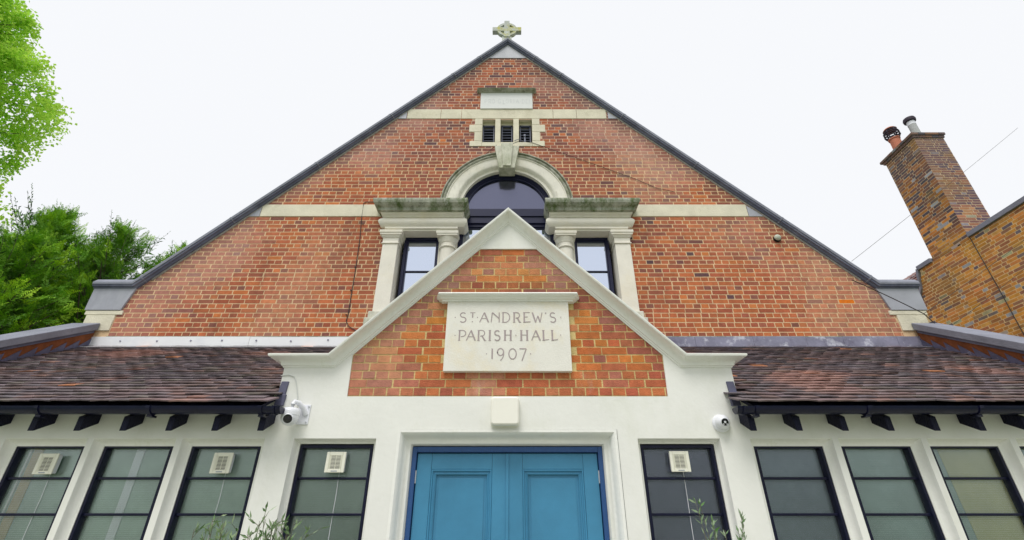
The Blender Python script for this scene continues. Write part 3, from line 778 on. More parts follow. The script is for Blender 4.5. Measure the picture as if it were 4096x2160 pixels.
# end parapets of the lean-to
TS = .588
for s_, xi, xo in ((-1, -6.0, -6.30), (1, 5.82, 6.12)):
    b = MB(); x0, x1 = sorted((xi, xo))
    zT = 4.055
    b.prism_x([(M, 0), (M, zT), (PO-.02, zT-TS*(M-PO+.02)), (PO-.02, 0)], x0, x1)
    b.build('end_wall', mat('side_brick', lin((128, 76, 46)), .95, var=.3, vscale=9, bump=.5) if s_ < 0 else bpy.data.materials['side_brick'], hall)
    b = MB(); x0, x1 = sorted((xi+s_*(-.055), xo+s_*.05))
    y0 = PO-.12
    b.prism_x([(M-.03, zT+.005), (M-.03, zT+.11), (y0, zT+.11-TS*(M-y0)), (y0, zT+.005-TS*(M-y0))], x0, x1)
    b.build('parapet_coping', m_slab, hall, bevel=.008)
    b = MB(); x0, x1 = sorted((xi, xi-s_*.02))
    b.prism_x([(M-.03, zT-.04), (M-.03, zT+.0), (y0, zT-TS*(M-y0)), (y0, zT-.04-TS*(M-y0))], x0, x1)
    b.build('coping_bed', m_coping, hall)
    # stepped lead
    b = MB(); xx0, xx1 = sorted((xi-s_*.004, xi-s_*.012))
    y = M
    while y > PO-.1:
        zr = EZ+(y-EY)*math.tan(SL)
        d = .17
        zr2 = EZ+(y-d-EY)*math.tan(SL)
        b.prism_x([(y, zr), (y, zr+.13), (y-d+.002, zr2+.24-.02), (y-d+.002, zr2)], xx0, xx1) if False else \
        b.prism_x([(y, zr+.0), (y, zr+.16), (y-d+.004, zr2+.07), (y-d+.004, zr2)], xx0, xx1)
        y -= d
    b.extr([(xi, EY, EZ+.045), (xi-s_*.09, EY, EZ+.045), (xi-s_*.09, M, 3.79+.045), (xi, M, 3.79+.045)], (0, 0, -.012)) if False else None
    b.build('stepped_flashing', m_leaddark, hall)

# interior seen through the windows
b = MB(); b.box(-6, 5.8, PO+1.6, PO+1.65, 0, 3.3); b.box(-6, 5.8, PO+.2, PO+1.6, .0, .02); b.build('inner_wall', m_room, hall, recalc=True)
for x, kind in ops:
    c_ = {'N': (158, 176, 164), 'L': (176, 198, 184), 'R': (158, 182, 182)}[kind]
    if kind == 'N' and x > 0: c_ = (100, 106, 130)
    if abs(x-2.383) < .01: c_ = (128, 146, 152)
    nm = 'screen_%d' % sum(c_)
    mt_ = bpy.data.materials.get(nm) or mat(nm, lin(c_), .9, var=.30, vscale=1.5)  # backing tone mottled to stand in for blurred reflections in the glass
    b = MB(); b.box(x-.285, x+.285, PO+.150, PO+.156, ZS, 2.2); b.build('reflection_backing', mt_, hall)
for x in (3.897, 4.654):
    b = MB(); b.prism_y([(x-.18, 2.2), (x-.12, ZS), (x+.27, ZS), (x+.27, 2.2)], PO+.143, PO+.147); b.build('blind', m_blind, hall)
b = MB(); b.prism_y([(-3.27, 2.2), (-3.20, 2.2), (-3.20, ZS), (-3.27, ZS)], PO+.135, PO+.145); b.build('boxing', m_post, hall)
b = MB(); b.box(-4.165, -4.085, PO+.135, PO+.145, ZS, 2.2); b.build('post', m_wood, hall)
b = MB(); b.box(-4.20, -4.185, PO+.135, PO+.145, ZS, 2.2); b.build('boxing', m_post, hall)

# ================================================================== fittings
def fan(x, z, label):
    t = thing('extractor_fan', label, 'extractor fan', 'extractor fans in the panes'); t.location = (x, PO+.115, z)
    def bx(mb_, a, c, y0, y1, d, e): mb_.box(a, c, y0, y1, d, e)
    h = .082
    b = MB(); b.box(-h+.008, h-.008, -.045, -.001, -h+.008, h-.008); b.build('housing', m_white, t, bevel=.006)
    b = MB()
    b.box(-h, -.056, -.058, -.046, -h, h); b.box(.056, h, -.058, -.046, -h, h); b.box(-.056, .056, -.058, -.046, .052, h); b.box(-.056, .056, -.058, -.046, -h, -.054)
    b.build('cover', m_plastic, t, bevel=.004)
    b = MB(); b.box(-.056, .056, -.0475, -.0455, -.054, .052); b.build('dark_backing', m_dark, t)
    b = MB()
    for k in range(10):
        zz_ = -.048+k*.0105; b.box(-.057, .057, -.058, -.049, zz_-.0024, zz_+.0024)
    b.box(-.002, .002, -.052, -.049, -.054, .052)
    for xx in (-.056, .040): b.box(xx, xx+.016, -.0535, -.0485, -.054, .052)
    b.build('grille', m_plastic, t)
    b = MB(); b.box(-.026, .026, -.0592, -.058, -.074, -.066); b.build('name_strip', m_label, t)
    b = MB(); b.tube([(.03, -.004, -.07), (.032, .002, -.25), (.028, .002, -.5), (.03, .002, -.9)], .0022, 5); b.build('pull_cord', m_white, t)
    # rotate so louvres face street
    return t
fan(-3.945, 2.055, 'cream extractor fan in the leftmost window of the left lean-to, beside the brown post')
fan(-2.460, 2.062, 'cream extractor fan in the lean-to window nearest the black gutter end on the left')
fan(-1.497, 2.068, 'cream extractor fan in the narrow window just left of the blue doors')
fan(1.425, 2.074, 'cream extractor fan in the dark narrow window just right of the blue doors')

# bulkhead light above the door
t = thing('bulkhead_light', 'square cream bulkhead light with rounded corners above the blue double doors', 'wall light')
t.location = (PX-.02, PO, 2.467)
b = MB(); hw = .122; rr = .03
poly = []
for cx_, cz_, a0 in ((hw-rr, hw-rr, 0), (-hw+rr, hw-rr, 90), (-hw+rr, -hw+rr, 180), (hw-rr, -hw+rr, 270)):
    for i in range(7): poly.append((cx_+rr*math.cos(R(a0+15*i)), cz_+rr*math.sin(R(a0+15*i))))
b.prism_y([(x*1.02, z*1.02) for x, z in poly], -.03, 0); b.build('base', m_plastic, t, bevel=.004)
b = MB(); b.prism_y(poly, -.082, -.031); b.build('diffuser', m_opal, t, bevel=.016, smooth=True)

# camera, left: turret on a bracket
def arcp(c, r, n=8): return [(c[0], c[1]-r*math.sin(R(90)*i/n), c[2]+r*(math.cos(R(90)*i/n))) for i in range(n+1)]
t = thing('security_camera', 'white dome security camera on a bracket arm by the left gutter end', 'security camera'); t.location = (-1.812, PO, 2.447)
b = MB(); b.box(-.062, .042, -.010, 0, -.085, .085); b.build('wall_plate', m_white, t, bevel=.004)
b = MB()
for x, z in ((.026, .066), (.026, -.066)): b.lathe([(.007, 0), (.006, .012)], (x, -.01, z), (0, -1, 0), 10)
b.build('screw', m_steel, t)
b = MB(); b.tube([(.01, -.005, .0), (-.01, -.04, .05), (-.04, -.075, .085), (-.068, -.10, .09), (-.075, -.11, .065), (-.075, -.11, .03)], [.024, .022, .021, .021, .021, .021], 14)
b.build('bracket_arm', m_white, t, smooth=True)
C0 = Vector((-.075, -.115, -.03))
b = MB(); b.lathe([(.02, .066), (.055, .06), (.072, .045), (.075, .025), (.075, .0), (.066, -.004)], C0, (0, 0, 1), 32); b.build('cap', m_white, t, smooth=True)
b = MB(); b.lathe([(.072*math.sin(R(180)*i/16), .072*math.cos(R(180)*i/16)) for i in range(17)], C0-Vector((0, 0, .012)), (0, 0, 1), 32); b.build('ball', m_white, t, smooth=True)
def lens(t, C, d, r, ball, leds, up_=Vector((0, 0, 1))):
    d = Vector(d).normalized()
    b = MB(); b.lathe([(r*1.18, ball*.70), (r*1.22, ball*.88), (r*1.1, ball*.95)], C, d, 28); b.build('lens_ring', m_white, t, smooth=True)
    b = MB(); b.lathe([(r, ball*.9), (r, ball*.965), (r*.9, ball*.985)], C, d, 28); ln = b.build('lens', m_lens, t, smooth=True)
    a = d.cross(up_).normalized(); u = a.cross(d)
    if leds:
        b = MB()
        for k in (-1, 1): b.lathe([(.006, ball*.98), (.004, ball*1.02)], C+a*k*.014-u*.017, d, 10)
        b.build('infrared_led', m_led, ln)
    else:
        b = MB(); b.lathe([(.018, ball*.985), (.016, ball*1.0)], C, d, 4); b.build('lens_window', mat('smoky_lens', (.03, .03, .035), .15, var=0), ln)
lens(t, C0-Vector((0, 0, .012)), (.22, -1, -.42), .036, .072, False)
b = MB(); b.lathe([(.0695, -.004), (.0705, -.007), (.0695, -.010)], C0, (0, 0, 1), 32); b.build('seam', m_lead, t)
# camera, right: turret flat on wall
t = thing('security_camera', 'white round security camera mounted flat on the wall by the right gutter end', 'security camera'); t.location = (1.81, PO, 2.372)
b = MB(); b.lathe([(.074, 0), (.074, .02), (.062, .034)], (0, 0, 0), (0, -1, 0), 32); b.build('wall_base', m_white, t, smooth=True)
C1 = Vector((0, -.04, .006))
b = MB(); b.lathe([(.062*math.sin(R(180)*i/16), .062*math.cos(R(180)*i/16)) for i in range(17)], C1, (0, -1, 0), 32); b.build('ball', m_white, t, smooth=True)
lens(t, C1, (-.03, -1, -.18), .030, .062, True)

# painted cable from roof to left camera
b = MB(); b.tube([(-2.10, PO-.006, 2.79), (-2.03, PO-.008, 2.80), (-1.98, PO-.008, 2.785), (-1.955, PO-.008, 2.75), (-1.93, PO-.008, 2.68), (-1.905, PO-.008, 2.60), (-1.89, PO-.008, 2.52)], .004, 6)
tag(b.build('cable', m_cablew), 'thin white painted cable clipped down the porch wall to the left camera', 'cable')
# black cable on the main gable
b = MB(); b.tube([(-2.20, M-.012, 6.345), (-2.44, M-.012, 6.345), (-2.475, M-.012, 6.32), (-2.465, M-.012, 6.0), (-2.43, M-.012, 5.62), (-2.41, M-.012, 5.0), (-2.40, M-.012, 4.30), (-2.41, M-.012, 4.2), (-2.36, M-.012, 4.12), (-2.2, M-.012, 4.03)], .006, 6)
for z in (5.9, 5.5, 5.1, 4.7, 4.3): b.lathe([(.010, 0), (.010, .016)], (-2.425, M-.006, z), (0, -1, 0), 6)
tag(b.build('cable', m_cable), 'black cable running down the brick gable left of the arched window', 'cable')
b = MB(); b.tube([(.02, M-.10, 7.56), (.12, M-.06, 7.66), (.374, M-.02, 7.66), (.78, M-.015, 7.47), (1.208, M-.014, 7.276), (2.134, M-.014, 6.828), (2.45, M-.014, 6.64), (2.752, M-.014, 6.554)], .0042, 6)
tag(b.build('cable', m_cable), 'thin black cable sagging right from the vents across the brickwork', 'cable')
b = MB(); b.tube([(-.28, M-.02, 7.60), (-.38, M-.014, 7.50), (-.47, M-.014, 7.38), (-.56, M-.014, 7.31)], .0045, 6)
tag(b.build('cable', m_cable), 'short black cable emerging left of the keystone', 'cable')
# dome on gable
t = thing('dome_fitting', 'small round weathered dome fixed high on the right of the brick gable', 'wall fitting'); t.location = (4.235, M, 5.625)
b = MB(); b.lathe([(.058, 0), (.058, .03), (.05, .035)], (0, 0, -.008), (0, -1, 0), 24); b.build('base', m_dark, t, smooth=True)
b = MB(); b.lathe([(.054*math.cos(R(90)*i/8), .03+.045*math.sin(R(90)*i/8)) for i in range(9)], (0, 0, 0), (0, -1, 0), 24); b.build('dome', m_mossknob, t, smooth=True)
# bracket on right vent
b = MB(); b.box(AX+.31, AX+.335, M+.02, M+.06, 7.69, 7.86); b.tube([(AX+.32, M+.04, 7.87), (AX+.32, M+.0, 7.87)], .02, 10); b.tube([(AX+.13, M-.03, 7.70), (AX+.22, M-.03, 7.74), (AX+.32, M+.03, 7.72)], .006, 6)
tag(b.build('cable_bracket', mat('galvanised', (.2, .21, .28), .5)), 'small grey metal bracket standing in the right louvred vent', 'bracket')

# celtic cross
t = thing('stone_cross', 'small lichen spotted ringed stone cross on the gable apex', 'cross'); t.location = (AX-.02, M-.02, .035)
b = MB()
zc = 10.81; y0, y1 = -.05, .05
pts = [(-.072, 10.56), (-.060, zc-.062), (-.305, zc-.062), (-.305, zc+.062), (-.060, zc+.062), (-.056, 11.09), (.056, 11.09), (.060, zc+.062), (.305, zc+.062), (.305, zc-.062), (.060, zc-.062), (.072, 10.56)]
b.prism_y(pts, y0, y1)
b.build('arms', m_cross, t, bevel=.006)
b = MB()
b.sweep([(-.03, .155), (.045, .155), (.045, .212), (-.03, .212)], [((0, 0, zc), F, (math.cos(R(i*10)), 0, math.sin(R(i*10)))) for i in range(36)], closed=True)
b.build('ring', m_cross, t)
b = MB(); b.box(-.10, .10, -.035, .16, 10.40, 10.575); b.build('base_block', m_cross, t, bevel=.005)

# ================================================================== plaques with lettering
def arcpts(cx_, cy_, rx, ry, a0, a1, n=12): return [(cx_+rx*math.cos(R(a0+(a1-a0)*i/n)), cy_+ry*math.sin(R(a0+(a1-a0)*i/n))) for i in range(n+1)]
GL = {  # unit height strokes: (points, weight)
 'S': [(arcpts(.5, .75, .38, .23, 35, 270)+arcpts(.5, .26, .42, .26, 90, -145), 1)],
 'T': [([(0, 1), (1, 1)], .7), ([(.5, 1), (.5, 0)], 1)],
 'A': [([(0, 0), (.5, 1)], .8), ([(.5, 1), (1, 0)], 1.3), ([(.2, .38), (.8, .38)], .6)],
 'N': [([(0, 0), (.12, 1)], .8), ([(.12, 1), (.95, .42)], 1), ([(1, 1), (1, 0)], .8)],
 'D': [([(.05, 0), (.05, 1)], 1.2), ([(.05, 1)]+arcpts(.35, .5, .63, .5, 90, -90)+[(.05, 0)], .8)],
 'R': [([(.08, 0), (.08, 1)], 1.3), ([(.08, 1)]+arcpts(.5, .72, .4, .28, 90, -60)+[(.3, .42)], .8), ([(.55, .46), (.78, .18), (.98, 0)], 1.2)],
 'E': [([(.08, 0), (.08, 1)], 1.3), ([(.08, 1), (.92, 1)], .6), ([(.08, .55), (.6, .55)], .6), ([(.08, .02), (1, .06)], .8)],
 'W': [([(0, 1), (.32, 0)], 1.3), ([(.32, 0), (.56, .66)], .7), ([(.56, .66), (.78, 0)], 1.2), ([(.78, 0), (1, 1)], .7)],
 "'": [([(.6, 1), (.3, .88)], 1)],
 'P': [([(.08, 0), (.08, 1)], 1.3), ([(.08, 1)]+arcpts(.5, .70, .45, .30, 90, -80)+[(.3, .38)], .8)],
 'I': [([(.5, 0), (.5, 1)], 1.5)],
 'H': [([(.08, 0), (.08, 1)], 1.5), ([(.92, 0), (.92, 1)], 1.5), ([(.08, .54), (.92, .54)], .6)],
 'L': [([(.12, 1), (.12, 0)], 1.4), ([(.12, .03), (1, .1)], .7)],
 'O': [(arcpts(.5, .5, .5, .5, 0, 360, 24), 1)],
 'G': [(arcpts(.52, .5, .5, .5, 45, 315, 20)+[(.9, .45), (.6, .45)], 1)],
 '1': [([(.5, 0), (.5, 1)], 1.3), ([(.5, 1), (.35, .97)], 1)],
 '9': [(arcpts(.5, .68, .45, .34, 200, -180, 20), 1) , (arcpts(.15, .55, .82, .75, 25, -65, 10), .8)],
 '0': [(arcpts(.5, .5, .5, .5, 0, 360, 24), .9)],
 '7': [([(0, 1), (1, 1)], .9), ([(1, 1), (.35, -.16)], .9)],
}
def ribbon(mb_, pts, w, y):
    n = len(pts); L_, R_ = [], []
    for i, p in enumerate(pts):
        a = pts[max(i-1, 0)]; c = pts[min(i+1, n-1)]
        if n > 3 and pts[0] == pts[-1] or (n > 3 and math.dist(pts[0], pts[-1]) < 1e-6):
            if i in (0, n-1): a, c = pts[n-2], pts[1]
        d = Vector((c[0]-a[0], c[1]-a[1]))
        if d.length < 1e-9: d = Vector((1, 0))
        d.normalize(); L_.append((p[0]-d.y*w/2, p[1]+d.x*w/2)); R_.append((p[0]+d.y*w/2, p[1]-d.x*w/2))
    for i in range(n-1):
        mb_.face([(L_[i][0], y, L_[i][1]), (R_[i][0], y, R_[i][1]), (R_[i+1][0], y, R_[i+1][1]), (L_[i+1][0], y, L_[i+1][1])])
def write(mb_, items, z0, z1, y, w, serif=True):
    h = z1-z0; k = 0
    for it in items:
        ch, a = it[0], it[1]; e = it[2] if len(it) > 2 else it[1]
        if ch == '.':
            zc_ = (z0+z1)/2 if len(it) < 4 else it[3]; r = w*.62; yk = y-.0002*k
            mb_.face([(a+r, yk, zc_), (a, yk, zc_+r), (a-r, yk, zc_), (a, yk, zc_-r)]); continue
        if a == e: a, e = a-.02*h/.1, e+.02*h/.1
        zb, zt = (it[3], it[4]) if len(it) > 4 else (z0, z1)
        for pts, wt in GL[ch]:
            q = [(a+(e-a)*x, zb+(zt-zb)*z) for x, z in pts]
            ribbon(mb_, q, w*wt, y-.00025*(k % 9)); k += 1
            if serif and wt > 1.15 and ch in 'IHLPREDN':
                for ex, ez in (q[0], q[-1]):
                    ribbon(mb_, [(ex-w*1.1, ez), (ex+w*1.1, ez)], w*.55, y-.00025*(k % 9)); k += 1
t = thing('name_plaque', 'large pale stone plaque reading St Andrews Parish Hall 1907 on the porch gable', 'plaque')
b = MB(); b.prism_y([(-.627, 2.824), (.547, 2.824), (.547, 3.515), (-.627, 3.515)], PO-.04, PO+.02); b.build('slab', m_plaque, t, bevel=.004)
b = MB()
hp = [(-.01, 0), (.05, 0), (.055, .012), (.075, .02), (.082, .035), (.10, .045), (.108, .062), (.10, .074), (-.01, .085)]
b.sweep(hp, [((-.64, PO+.01, 3.515), (-1, 0, 0), up), ((-.64, PO, 3.515), (-.7, -1, 0), up), ((.56, PO, 3.515), (.7, -1, 0), up), ((.56, PO+.01, 3.515), (1, 0, 0), up)])
b.build('hood_mould', m_paintmould, t, smooth=True)
b = MB(); yy = PO-.0412; wS = .0105
write(b, [('.', -.545), ('S', -.504, -.436), ('T', -.402, -.354, 3.347, 3.398), ('.', -.379, 0, 3.306), ('.', -.331), ('A', -.309, -.225), ('N', -.199, -.123), ('D', -.089, -.021), ('R', .016, .078), ('E', .112, .177), ('W', .196, .289), ("'", .315, .335), ('S', .360, .422), ('.', .467)], 3.299, 3.400, yy, wS)
write(b, [('.', -.536), ('P', -.500, -.433), ('A', -.428, -.345), ('R', -.320, -.251), ('I', -.209), ('S', -.170, -.109), ('H', -.071, -.007), ('.', .036), ('H', .082, .148), ('A', .184, .264), ('L', .289, .348), ('L', .372, .431), ('.', .458)], 3.116, 3.217, yy, wS)
write(b, [('.', -.235), ('1', -.183), ('9', -.137, -.075), ('0', -.029, .039), ('7', .069, .132), ('.', .172)], 2.937, 3.036, yy, wS)
b.build('lettering', m_letter, t, recalc=False)
t = thing('motto_plaque', 'small white stone plaque reading Pro Gloria Dei under the gable apex', 'plaque')
xl, xr = -.602, .392
b = MB(); b.prism_y([(xl, 8.519), (xr, 8.519), (xr, 8.985), (xl, 8.985)], M-.03, M+.02); b.build('slab', mat('white_stone', (.74, .745, .74), .8, var=.03, vscale=5, bump=.15), t, bevel=.004)
b = MB()
b.sweep([(o*.8, u*.75) for o, u in hp], [((xl-.0, M+.01, 8.945), (-1, 0, 0), up), ((xl-.0, M-.025, 8.945), (-.7, -1, 0), up), ((xr+.0, M-.025, 8.945), (.7, -1, 0), up), ((xr, M+.01, 8.945), (1, 0, 0), up)])
b.build('hood_mould', m_mossline, t, smooth=True)
b = MB()
write(b, [('P', -.52, -.476), ('R', -.446, -.402), ('O', -.38, -.333), ('.', -.303), ('G', -.264, -.215), ('L', -.173, -.133, 8.635, 8.745), ('O', -.116, -.067), ('R', -.035, .002), ('I', .037), ('A', .076, .13), ('.', .162), ('D', .194, .239), ('E', .266, .303), ('I', .335), ('.', .367)], 8.658, 8.767, M-.0312, .011, False)
b.build('lettering', m_letterpale, t, recalc=False)

# ================================================================== NEIGHBOUR
NX = 10.4
nb = thing('neighbour_house', 'weathered orange brick building side with a tall chimney beyond the right gable', 'building')
pal_n = [(26, (206, 144, 66)), (22, (194, 128, 64)), (10, (216, 158, 84)), (16, (166, 110, 76)), (10, (150, 106, 82)), (4, (112, 104, 108)), (8, (216, 142, 76)), (4, (160, 162, 170)), (3, (176, 176, 136))]
pal_c = [(22, (142, 96, 66)), (20, (116, 84, 74)), (18, (168, 112, 58)), (16, (92, 80, 84)), (8, (178, 122, 62)), (10, (80, 76, 84)), (4, (160, 162, 168))]
def col_n(y, z, rnd):
    e = noise.noise(Vector((y*.7, z*.7, 3)))
    c = pick(rnd, pal_n)
    f = noise.noise(Vector((y*1.7, z*1.9, 13)))
    if f > .1: c = mixc(c, lin((190, 142, 50)), min(.5, (f-.1)*2))
    return mixc(c, lin((112, 90, 72)), max(0, min(.5, e*1.5)))
def col_c(y, z, rnd):
    e = noise.noise(Vector((y*1.2, z*.8, 6)))
    c = pick(rnd, pal_c if z > 8.3 or rnd.random() < .4 else pal_n)
    if z > 9.3: c = mixc(c, lin((86, 78, 82)), min(.6, (z-9.3)*.9))
    return mixc(c, lin((186, 140, 60)), max(0, min(.45, e*1.2)))
mn = lin((224, 200, 150)); mc = lin((192, 170, 138))
b = MB()
lay(b, 4.6, 10.80, 2.2, 7.33, lambda y, z, d: (NX-d, y, z), col_n, (), (lambda y, z: y > 10.47+ (0 if z > 7.28 else (7.28-z)*.55),), L=.235, H=.075, j=.0135, flemish=True, proud=.0015, seed=21, jit=.003)
b.face([(NX, 4.6, 2.2), (NX, 10.46, 2.2), (NX, 10.46, 7.33), (NX, 4.6, 7.33)], mn)
b.face([(NX, 10.46, 2.2), (NX, 11.6, 2.2), (NX, 11.6, 4.5), (NX, 10.85, 6.64), (NX, 10.66, 6.85), (NX, 10.50, 7.20), (NX, 10.46, 7.33)], mn)
b.box(NX+.02, NX+8, 4.6, 11.6, 0, 2.2, mn)
b.face([(NX+.0, 4.6, 0), (NX+.0, 11.6, 0), (NX+.0, 11.6, 2.2), (NX+.0, 4.6, 2.2)], mn)
b.face([(NX, 4.6, 0), (NX+8, 4.6, 0), (NX+8, 4.6, 7.33), (NX, 4.6, 7.33)], mn)
b.build('wall', m_oldbrick, nb, recalc=False)
b = MB()
b.box(NX-.05, NX+.30, 4.4, 8.97, 7.34, 7.45); b.box(NX-.05, NX+.30, 10.06, 10.50, 7.31, 7.42)
b.build('coping', m_slab, nb, bevel=.008)
b = MB()   # curved verge at the far end
cv = [(10.47, 7.34), (10.52, 7.2), (10.58, 7.0), (10.62, 6.85), (10.72, 6.72), (10.87, 6.60)]
for (a, c), (d, e) in zip(cv[:-1], cv[1:]):
    b.extr([(NX-.05, a, c), (NX-.05, d, e), (NX-.05, d+.06, e+.02), (NX-.05, a+.06, c+.02)], (.3, 0, 0))
b.build('curved_verge', m_slab, nb)
b = MB(); rnd = random.Random(4)   # steep tiled slope beyond the curved verge
for r in range(16):
    z = 6.30+r*.068
    for c_ in range(6):
        y = 10.46+c_*.165+(.08 if r % 2 else 0); x = NX+.03+r*.006
        if y+.16 > 11.35: continue
        if y < 10.44+(7.34-z)*.55: continue
        cc = mixc(pick(rnd, pal_t), lin((186, 150, 144)), .6); e = rnd.uniform(0, .008)
        b.extr([(x-.03-e, y, z), (x-.03-e, y+.162, z+.012), (x+.01, y+.162, z+.09), (x+.01, y, z+.078)], (.012, 0, .0), cc)
b.build('tile_slope', m_tile, nb)
b = MB(); b.box(NX+.14, NX+.5, 10.5, 11.3, 6.2, 7.33); b.build('slope_backing', m_lead, nb)
b = MB(); b.extr([(NX+.3, 4.6, 7.3), (NX+8, 4.6, 7.3), (NX+8, 11.6, 7.3), (NX+.3, 11.6, 7.3)], (0, 0, .05)); b.build('flat_roof', m_lead, nb)
# chimney: west face flush with wall, south face toward camera
b = MB(); CY0, CY1, CX1 = 9.0, 10.02, 11.17; CT = 10.40
lay(b, CY0, CY1, 7.30, CT, lambda y, z, d: (NX-d, y, z), col_c, (), (), H=.075, j=.0135, flemish=True, proud=.0015, seed=31, jit=.003)
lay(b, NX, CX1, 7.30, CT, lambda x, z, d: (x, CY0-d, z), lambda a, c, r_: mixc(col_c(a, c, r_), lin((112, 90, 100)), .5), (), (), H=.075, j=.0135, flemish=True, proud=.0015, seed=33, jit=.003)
b.face([(NX, CY0, 7.3), (NX, CY1, 7.3), (NX, CY1, CT), (NX, CY0, CT)], mc)
b.face([(NX, CY0, 7.3), (CX1, CY0, 7.3), (CX1, CY0, CT), (NX, CY0, CT)], mc)
b.face([(CX1, CY0, 7.3), (CX1, CY1, 7.3), (CX1, CY1, CT), (CX1, CY0, CT)], mc)
b.face([(NX, CY1, 7.3), (CX1, CY1, 7.3), (CX1, CY1, CT), (NX, CY1, CT)], mc)
ch = b.build('chimney', m_oldbrick, nb, recalc=False)
b = MB(); rnd = random.Random(9)
for k, (e, z0) in enumerate(((.028, CT), (.055, CT+.075))):
    for xx in range(5):
        w = (CX1-NX+2*e)/5; b.box(NX-e+xx*w+.003, NX-e+(xx+1)*w-.003, CY0-e-rnd.uniform(0, .004), CY0+.2, z0+.002, z0+.072, mixc(pick(rnd, pal_c), lin((90, 88, 90)), .6))
    for yy_ in range(6):
        w = (CY1-CY0+2*e-.21)/6; b.box(NX-e-rnd.uniform(0, .004), NX+.2, CY0+.205+yy_*w+.003-0*e, CY0+.205+(yy_+1)*w-.003, z0+.002, z0+.072, mixc(pick(rnd, pal_c), lin((90, 88, 90)), .6))
    b.box(NX-e+.006, CX1+e-.006, CY0-e+.006, CY1+e-.006, z0, z0+.071, lin((130, 125, 115)))
b.box(NX+.02, CX1-.02, CY0+.02, CY1-.02, CT+.15, CT+.19, lin((120, 118, 110)))
b.build('chimney_cap', m_oldbrick, ch, bevel=.004)
b = MB(); b.lathe([(.13, 10.5), (.125, 10.72), (.12, 10.98), (.138, 10.985), (.138, 11.02), (.12, 11.03)], (10.62, 9.67, 0), n=28)
pt = b.build('chimney_pot', m_terra, ch, smooth=True)
b = MB()
for k in range(6): b.lathe([(.165-.004*abs(k-2), 11.06+k*.052), (.172-.006*abs(k-2), 11.075+k*.052), (.165-.004*abs(k-2), 11.088+k*.052)], (10.62, 9.67, 0), n=28) if False else None
for k in range(5):
    z = 11.04+k*.062; r = (.150, .178, .182, .172, .150)[k]
    b.sweep([(0, r-.02), (0, r), (.022, r+.004), (.026, r-.018)], [((10.62, 9.67, z), (0, 0, 1), (math.cos(R(i*15)), math.sin(R(i*15)), 0)) for i in range(24)], closed=True)
for k in range(6):
    a = R(k*60+20)
    b.tube([(10.62+.12*math.cos(a), 9.67+.12*math.sin(a), 11.03), (10.62+.175*math.cos(a), 9.67+.175*math.sin(a), 11.12), (10.62+.172*math.cos(a), 9.67+.172*math.sin(a), 11.24), (10.62+.13*math.cos(a), 9.67+.13*math.sin(a), 11.33)], .017, 6)
b.build('cowl', m_cowl, pt)
b = MB(); b.lathe([(.165, 11.335), (.13, 11.38), (.06, 11.41), (.001, 11.42)], (10.62, 9.67, 0), n=28); b.build('cowl_cap', m_terra, pt, smooth=True)
b = MB(); b.lathe([(.095, 10.5), (.092, 11.12)], (10.86, 9.27, 0), n=24); p2 = b.build('chimney_pot', m_potgrey, ch, smooth=True)
b = MB(); b.lathe([(.096, 11.12), (.096, 11.24)], (10.86, 9.27, 0), n=24); b.build('collar', m_white, p2, smooth=True)
b = MB(); b.lathe([(.10, 11.235), (.135, 11.25), (.145, 11.31), (.13, 11.36), (.06, 11.37)], (10.86, 9.27, 0), n=24); b.build('cowl', m_cowl, p2, smooth=True)
b = MB(); b.tube([(NX-.03, 8.95, 7.32), (NX-.03, 8.94, 6.0), (NX-.03, 8.95, 4.6), (NX-.03, 8.94, 2.0)], .009, 6)
tag(b.build('cable', m_cable), 'dark cable running straight down the neighbouring orange brick wall below its chimney', 'cable')
t = thing('pipe_cowl', 'small black domed pipe cowl just behind the top of the right end coping', 'pipe cowl'); t.location = (6.22, 6.45, 0)
b = MB(); b.lathe([(.03, 3.2), (.03, 4.16)], (0, 0, 0), n=16); b.build('pipe', m_black, t)
b = MB(); b.lathe([(.05, 4.15), (.062, 4.17), (.058, 4.205), (.035, 4.235), (.001, 4.245)], (0, 0, 0), n=20); b.build('dome', m_black, t, smooth=True)
# overhead wires
def sag(p, q, s, n=14):
    p, q = Vector(p), Vector(q); return [p.lerp(q, i/n) - Vector((0, 0, s*4*(i/n)*(1-i/n))) for i in range(n+1)]
b = MB(); b.tube(sag((6.35, 7.6, 5.93), (12.4, 8.4, 10.15), .02), .0035, 5)
tag(b.build('overhead_wire', m_cable), 'thin overhead wire crossing the sky in front of the chimney', 'wire')
b = MB(); b.tube(sag((5.05, M-.16, 4.80), (5.95, M-.10, 4.28), -.015), .007, 5); b.tube(sag((5.95, M-.10, 4.28), (6.12, M-.05, 4.10), 0), .007, 5)
tag(b.build('cable', m_cable), 'thin black wire slanting across the right kneeler stone', 'wire')
b = MB(); b.tube(sag((5.95, M-.10, 4.28), (10.2, 7.0, 6.75), .03), .004, 5)
tag(b.build('overhead_wire', m_cable), 'upper thin wire rising to the right in front of the orange brick wall', 'wire')
b = MB(); b.tube(sag((6.35, M-.02, 4.13), (10.3, 7.4, 6.35), .03), .004, 5)
tag(b.build('overhead_wire', m_cable), 'lower thin wire rising to the right from beside the end coping', 'wire')

# ================================================================== TREES
def leafquad(mb_, p, d, n, l, w, col):
    s = d.cross(n).normalized()*w*.5; a = p+d*l*.4
    mb_.f.append(tuple(range(len(mb_.v), len(mb_.v)+4))); mb_.c.append(col)
    mb_.v += [tuple(p), tuple(a+s), tuple(p+d*l), tuple(a-s)]
def rv(rnd):
    while True:
        v = Vector((rnd.uniform(-1, 1), rnd.uniform(-1, 1), rnd.uniform(-1, 1)))
        if .1 < v.length < 1: return v.normalized()

